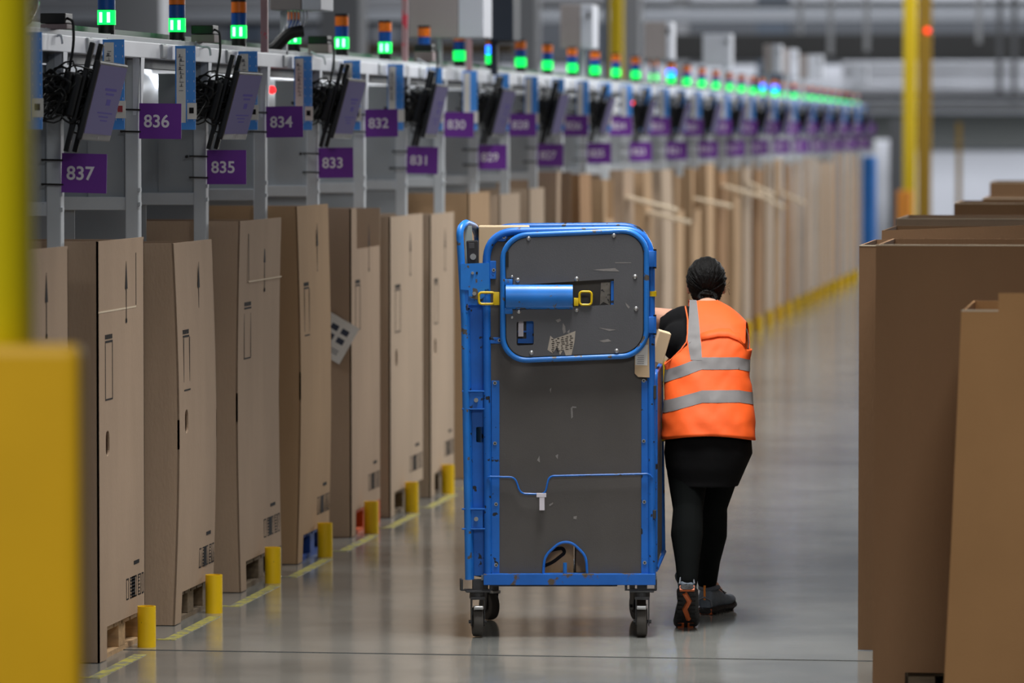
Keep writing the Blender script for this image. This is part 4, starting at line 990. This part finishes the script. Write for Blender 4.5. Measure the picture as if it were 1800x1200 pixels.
for j in range(4):
    p0 = hd + Vector((.08, -.02, -.01 - .01 * j)); st.tube([p0, p0 + Vector((.012, 0, .004 + .004 * j)), p0 + Vector((.02, -.005, .018 - .009 * j))], .0008, 4)
st.build('hair_strand', HAIR, hair, smooth=True)
# shirt with loose sleeves
s_ = MB()
capsule(s_, [PX(1245, 760, .28), PX(1245, 700, .33), PX(1243, 640, .42), PX(1243, 590, .49)], [.135, .125, .135, .125])
capsule(s_, [PX(1243, 575, .53), shL + Vector((.01, 0, -.005))], [.08, .072]); capsule(s_, [PX(1245, 582, .53), shR], [.08, .066])
s_.sph(PX(1196, 600, .48), .085, (1, 1, 1)); 
d_ = (elL - shL).normalized()
capsule(s_, [shL + Vector((-.005, 0, -.012)), PX(1182, 577, .60), PX(1171, 584, .66)], [.070, .082, .085])
capsule(s_, [shR, shR.lerp(elR, .35), shR.lerp(elR, .75)], [.062, .058, .054])
shirt = merge(s_, 'shirt', SHIRT, per, 0.008, 5)
def cut(o, planes, pred=None, clear=None):
    bm = bmesh.new(); bm.from_mesh(o.data)
    for co, no in planes: bmesh.ops.bisect_plane(bm, geom=list(bm.verts) + list(bm.edges) + list(bm.faces), plane_co=co, plane_no=no)
    if clear:
        for co, no in clear: bmesh.ops.bisect_plane(bm, geom=list(bm.verts) + list(bm.edges) + list(bm.faces), plane_co=co, plane_no=no, clear_outer=True)
    if pred: bmesh.ops.delete(bm, geom=[f for f in bm.faces if pred(f.calc_center_median())], context='FACES')
    bm.to_mesh(o.data); bm.free()
cut(shirt, [], clear=[(PX(1163, 580, .66), Vector((-1, .12, .05)))])
sol = shirt.modifiers.new('thickness', 'SOLIDIFY'); sol.thickness = .004; sol.offset = 1
# leggings and shorts
l_ = MB()
capsule(l_, [hipL, PX(1208, 830, .24), PX(1209, 895, .16), PX(1207, 940, .10), PX(1208, 985, .04), anL + Vector((0, 0, .01))], [.098, .088, .064, .068, .052, .043])
capsule(l_, [hipR, PX(1264, 830, .36), PX(1253, 890, .44), PX(1251, 940, .52), PX(1245, 985, .62), anR], [.098, .085, .062, .066, .052, .043])
capsule(l_, [PX(1220, 775, .27), PX(1270, 775, .27)], [.10, .10])
leg = merge(l_, 'leggings', LEG, per, 0.007, 5)
def ring(pxl, pxr, py, yc, ry, n=96, e=2.5, tilt=0.0):
    a = PX(pxl, py, yc); c = PX(pxr, py, yc); xc = (a.x + c.x) / 2; rx = (c.x - a.x) / 2; R = []
    for k in range(n):
        t = 2 * PI * k / n; ct, stt = math.cos(t), math.sin(t)
        x = rx * math.copysign(abs(ct) ** (2 / e), ct); y = ry * math.copysign(abs(stt) ** (2 / e), stt)
        R.append(Vector((xc + x, yc + y, a.z + tilt * ct)))
    return R
def interp(rows, step):
    out = []
    for A, B_ in zip(rows, rows[1:]):
        for q in range(step):
            f = q / step; out.append(tuple(a + (b_ - a) * f for a, b_ in zip(A, B_)))
    return out + [rows[-1]]
sr = interp([(852, 1178, 1297, .25, .13), (843, 1176, 1301, .255, .135), (820, 1170, 1311, .26, .15), (795, 1167, 1322, .265, .155), (770, 1169, 1320, .27, .150), (740, 1178, 1310, .285, .14)], 4)
mb = MB().loft([ring(b_, c, a, d, e) for a, b_, c, d, e in sr], cap=True)
sh = mb.build('shorts', SHIRT, per, smooth='all')
# vest
rows = [(771, 1164, 1326, .26, .165), (740, 1165, 1325, .28, .163), (700, 1169, 1320, .31, .153), (660, 1168, 1315, .35, .145), (630, 1168, 1316, .38, .14), (605, 1171, 1320, .41, .135),
        (585, 1178, 1318, .44, .13), (567, 1185, 1311, .47, .118), (552, 1190, 1297, .50, .10), (540, 1194, 1282, .53, .083), (532, 1199, 1268, .55, .066), (528, 1208, 1260, .56, .055)]
rr = interp(rows, 5)
mb = MB().loft([ring(b_, c, a, d, e, 128) for a, b_, c, d, e in rr], cap=False)
zh = PX(0, 771, .26).z
for v in mb.bm.verts:
    xx = (v.co.x - .05) / .19
    f = max(0, 1 - (v.co.z - zh) / .14)
    v.co.z += f * .022 * (1 - xx * xx)
    q = v.co
    amp = .0075 if q.z < 1.2 else .0045
    v.co += Vector((q.x - .05, q.y - .4, 0)).normalized() * amp * (mnoise.noise(Vector((q.x * 7 + 3, q.y * 3, q.z * 13 + q.x * 12))) + .5 * mnoise.noise(Vector((q.x * 22, q.y * 8, q.z * 26 - q.x * 16))))
vest = mb.build('vest', VEST, per, smooth='all')
pA = PX(1206, 600, .42); pB0 = PX(1208, 602, .42); pB1 = PX(1163, 642, .38)
dB = (pB1 - pB0); nB = Vector((dB.z, 0, -dB.x)).normalized()     # normal pointing up-left
if nB.z < 0: nB = -nB
full = vest.data.copy()
nA = Vector((-1, 0, .10)).normalized()
armhole = lambda c: (c - pA).dot(nA) > 0 and (c - pB0).dot(nB) > 0
vpl = [(pA, nA), (pB0, nB)]
pC = PX(1313, 590, .44); nC = Vector((1, -.15, .12)).normalized(); pD = PX(1316, 612, .4)
arm2 = lambda c: (c - pC).dot(nC) > 0 and c.z > pD.z
cut(vest, vpl + [(pC, nC), (pD, Vector((0, 0, 1)))], lambda c: armhole(c) or arm2(c))
sv = vest.modifiers.new('thickness', 'SOLIDIFY'); sv.thickness = .004; sv.offset = 1
def band(planes, pred, name='reflective_band', m=REFL, off=.0055):
    me = full.copy(); o = bpy.data.objects.new(name, me); COL.objects.link(o); o.parent = vest
    cut(o, planes + vpl + [(pC, nC), (pD, Vector((0, 0, 1)))], lambda c: armhole(c) or arm2(c) or not pred(c))
    me.materials.clear(); me.materials.append(m)
    bm = bmesh.new(); bm.from_mesh(me); bm.normal_update()
    sg = 1 if sum(v.normal.dot(Vector((v.co.x - .05, v.co.y - .4, 0)).normalized()) for v in bm.verts) > 0 else -1
    for v in bm.verts: v.co += v.normal * off * sg
    bm.to_mesh(me); bm.free()
    return o
def slab(p_up, p_dn, tilt):
    n = Vector((tilt, 0, 1)).normalized(); return [(p_up, n), (p_dn, n)], lambda c: (c - p_up).dot(n) < 0 and (c - p_dn).dot(n) > 0
def curved(pys_up, pys_dn, d):  # band edges bent in three straight runs
    out = []
    return out
u1 = PX(1250, 629, .25); d1 = PX(1250, 650, .25); pl, pr_ = slab(u1, d1, .0)
xl = PX(1232, 640, .25).x; xr = PX(1296, 640, .25).x
def bandf(pu, pd, tl, tr):
    nL = Vector((-tl, 0, 1)).normalized(); nR = Vector((tr, 0, 1)).normalized(); nM = Vector((0, 0, 1))
    hx = Vector((1, 0, 0)); cL = Vector((xl, 0, 0)); cR = Vector((xr, 0, 0))
    puL = Vector((xl, 0, pu.z)); pdL = Vector((xl, 0, pd.z)); puR = Vector((xr, 0, pu.z)); pdR = Vector((xr, 0, pd.z))
    planes = [(cL, hx), (cR, hx), (puL, nL), (pdL, nL), (puR, nR), (pdR, nR), (puL, nM), (pdL, nM)]
    def pred(c):
        if c.x < xl: return (c - puL).dot(nL) < 0 and (c - pdL).dot(nL) > 0
        if c.x > xr: return (c - puR).dot(nR) < 0 and (c - pdR).dot(nR) > 0
        return pd.z < c.z < pu.z
    return band(planes, pred)
bandf(PX(1250, 628, .25), PX(1250, 649, .25), .38, .22)
bandf(PX(1250, 686, .18), PX(1250, 707, .18), .30, .20)
sx0, sx1 = PX(1198, 533, .5), PX(1224, 533, .5); tx0, tx1 = PX(1213, 632, .28), PX(1233, 632, .28)
def vn(a, b_): d = b_ - a; return Vector((-d.z, 0, d.x)).normalized()
n0, n1 = vn(sx0, tx0), vn(sx1, tx1); zb_ = PX(0, 633, .25).z
s0 = 1 if (sx1 - sx0).dot(n0) > 0 else -1
band([(sx0, n0), (sx1, n1), (Vector((0, 0, zb_)), Vector((0, 0, 1)))], lambda c: (c - sx0).dot(n0) * s0 > 0 and (c - sx1).dot(n1) * s0 < 0 and c.z > zb_, off=.0062)
# yoke flap seam on the back and dark binding at the right armhole
def on_back(px, py, off=.01):
    from mathutils.bvhtree import BVHTree
    global _bv
    try: _bv
    except NameError: _bv = BVHTree.FromPolygons([v.co for v in full.vertices], [p.vertices[:] for p in full.polygons])
    a = PX(px, py, -.6); c = PX(px, py, .4); r = _bv.ray_cast(a, (c - a).normalized())
    return (r[0] - (c - a).normalized() * off) if r[0] else PX(px, py, .3)
fl = MB()
top = [(1230, 585), (1245, 580), (1262, 576), (1280, 576), (1298, 583), (1310, 596)]; bot = [(1232, 596), (1247, 593), (1262, 590), (1279, 590), (1297, 597), (1311, 611)]
T = [fl.bm.verts.new(on_back(x, y, .007)) for x, y in top]; B2 = [fl.bm.verts.new(on_back(x, y, .0145)) for x, y in bot]
for i in range(len(T) - 1): fl.bm.faces.new((T[i], T[i + 1], B2[i + 1], B2[i]))
f_ = fl.build('yoke_flap', VEST, vest, smooth='all'); q = f_.modifiers.new('thickness', 'SOLIDIFY'); q.thickness = .004
BIND = mat('dark_binding', (70, 50, 40), .8)
MB().tube([on_back(x, y, .004) for x, y in ((1311, 577), (1314, 588), (1315, 600), (1314, 612))], .003, 6).build('armhole_binding', BIND, vest, smooth=True)
MB().tube([on_back(x, y, .006) for x, y in ((1204, 538), (1208, 560), (1208, 585), (1206, 600), (1196, 614), (1180, 630), (1168, 640))], .0035, 6).build('armhole_binding', mat('orange_binding', (255, 112, 50), .7), vest, smooth=True)
# shoes
SHG = mat('dark_grey_shoe', (98, 108, 120), .7, var=.15, vscale=30, bump=.3, bscale=120); SOLE = mat('black_sole', (28, 27, 28), .7, bump=.5, bscale=70); SOR = mat('orange_sole_rubber', (190, 92, 40), .6)
def shoe(name_m, M, tag_side):
    t = bpy.data.objects.new('shoe', None); COL.objects.link(t); t.parent = per; t.matrix_local = M
    # origin under the heel, toe towards +y, L .27
    def outl(y, grow=0.0):
        f = y / .27
        w_ = (.036 + .014 * math.sin(PI * min(1, f * 1.1 + .05)) + .006 * (f > .5)) if f < .93 else .036
        if f < .06: w_ = .030
        return w_ + grow
    ys = [0, .006, .02, .05, .09, .13, .17, .205, .235, .255, .268]
    wd = [.020, .031, .037, .038, .036, .038, .045, .048, .043, .032, .014]
    def secs(z0f, z1f, g):
        R = []
        for y, w_ in zip(ys, wd):
            z0, z1 = z0f(y), z1f(y); w2 = w_ + g; cxx = .006 * math.sin(PI * y / .27) * tag_side
            R.append([(cxx + w2 * math.cos(a) * (1 if math.sin(a) < .3 else .93), y, (z0 + z1) / 2 + (z1 - z0) / 2 * max(-1, min(1, 1.35 * math.sin(a)))) for a in [2 * PI * k / 20 for k in range(20)]])
        return R
    spring = lambda y: max(0, (y - .2)) ** 2 * 3.5
    so = MB().loft(secs(lambda y: spring(y), lambda y: .026 + spring(y), .003)).build('sole', SOLE, t, smooth=True)
    pt = MB()
    for k in range(9):
        y = .016 + k * .027; wl_ = .024 if k not in (0, 8) else .016
        for s in (-1, 1): pt.box((s * wl_ - .009, y, spring(y) - .004), (s * wl_ + .009, y + .015, .012 + spring(y)))
    pt.build('tread', SOLE, so)
    po = MB()
    po.tube([(-.010, .02, -.001), (.010, .07, -.001), (-.006, .12, -.001), (.010, .18, .0)], .010, 8)
    po.box((-.030, .205, spring(.22) - .0035), (-.006, .232, .01)).box((.008, .205, spring(.22) - .0035), (.030, .232, .01)).box((-.028, .002, -.001), (.028, .012, .02))
    po.build('orange_sole_insert', SOR, so, smooth=True)
    top = lambda y: .098 - .0 * y if y < .08 else .098 - (y - .08) * .36 if y < .16 else max(.035, .069 - (y - .16) * .28)
    up = MB().loft(secs(lambda y: .02 + spring(y), lambda y: top(y) + spring(y), -.002)).build('upper', SHG, t, smooth=True)
    MB().tube([(.034 * math.cos(a), .047 + .042 * math.sin(a), .098 + .004 * math.cos(2 * a)) for a in [2 * PI * k / 20 for k in range(20)]], .009, 8, closed=True).build('collar', mat('grey_collar', (84, 90, 100), .8), t, smooth=True)
    MB().box((-.004, -.004, .055), (.004, .002, .112), .001).build('heel_tab', mat('orange_heel_tab', (236, 140, 50), .6), t)
    hb_ = MB(); hb_.tube([(-.028, .004, .03), (-.024, -.001, .055), (0, -.005, .066), (.024, -.001, .055), (.028, .004, .03)], .0035, 6); hb_.build('heel_counter', mat('pale_grey_trim', (110, 114, 122), .5), t, smooth=True)
    lc = MB()
    for k in range(4): y = .11 + k * .022; lc.tube([(-.02, y, top(y) + .004), (0, y + .005, top(y) + .008), (.02, y, top(y) + .004)], .0025, 5)
    lc.tube([(0.02, .11, .09), (.036, .10, .082), (.04, .115, .07)], .0022, 5)
    lc.build('lace', mat('dark_lace', (40, 40, 44), .8), t, smooth=True)
    return t
heelL = anL + Vector((0, -.052, -.028)); a_ = math.radians(44)
ang = -a_
M = Matrix.Translation(Vector((anL.x + .0, 0, 0))) 
# toe on the floor: rotate about the toe so the heel rises
toe_y = .125
M = Matrix.Translation((anL.x - .003, toe_y, .002)) @ Matrix.Rotation(ang, 4, 'X') @ Matrix.Scale(1.1, 4) @ Matrix.Translation((0, -.235, -.004))
shoe('l', M, 1)
M = Matrix.Translation((anR.x - .012, anR.y - .045, 0.004)) @ Matrix.Rotation(-.42, 4, 'Z') @ Matrix.Scale(1.1, 4)
shoe('r', M, -1)
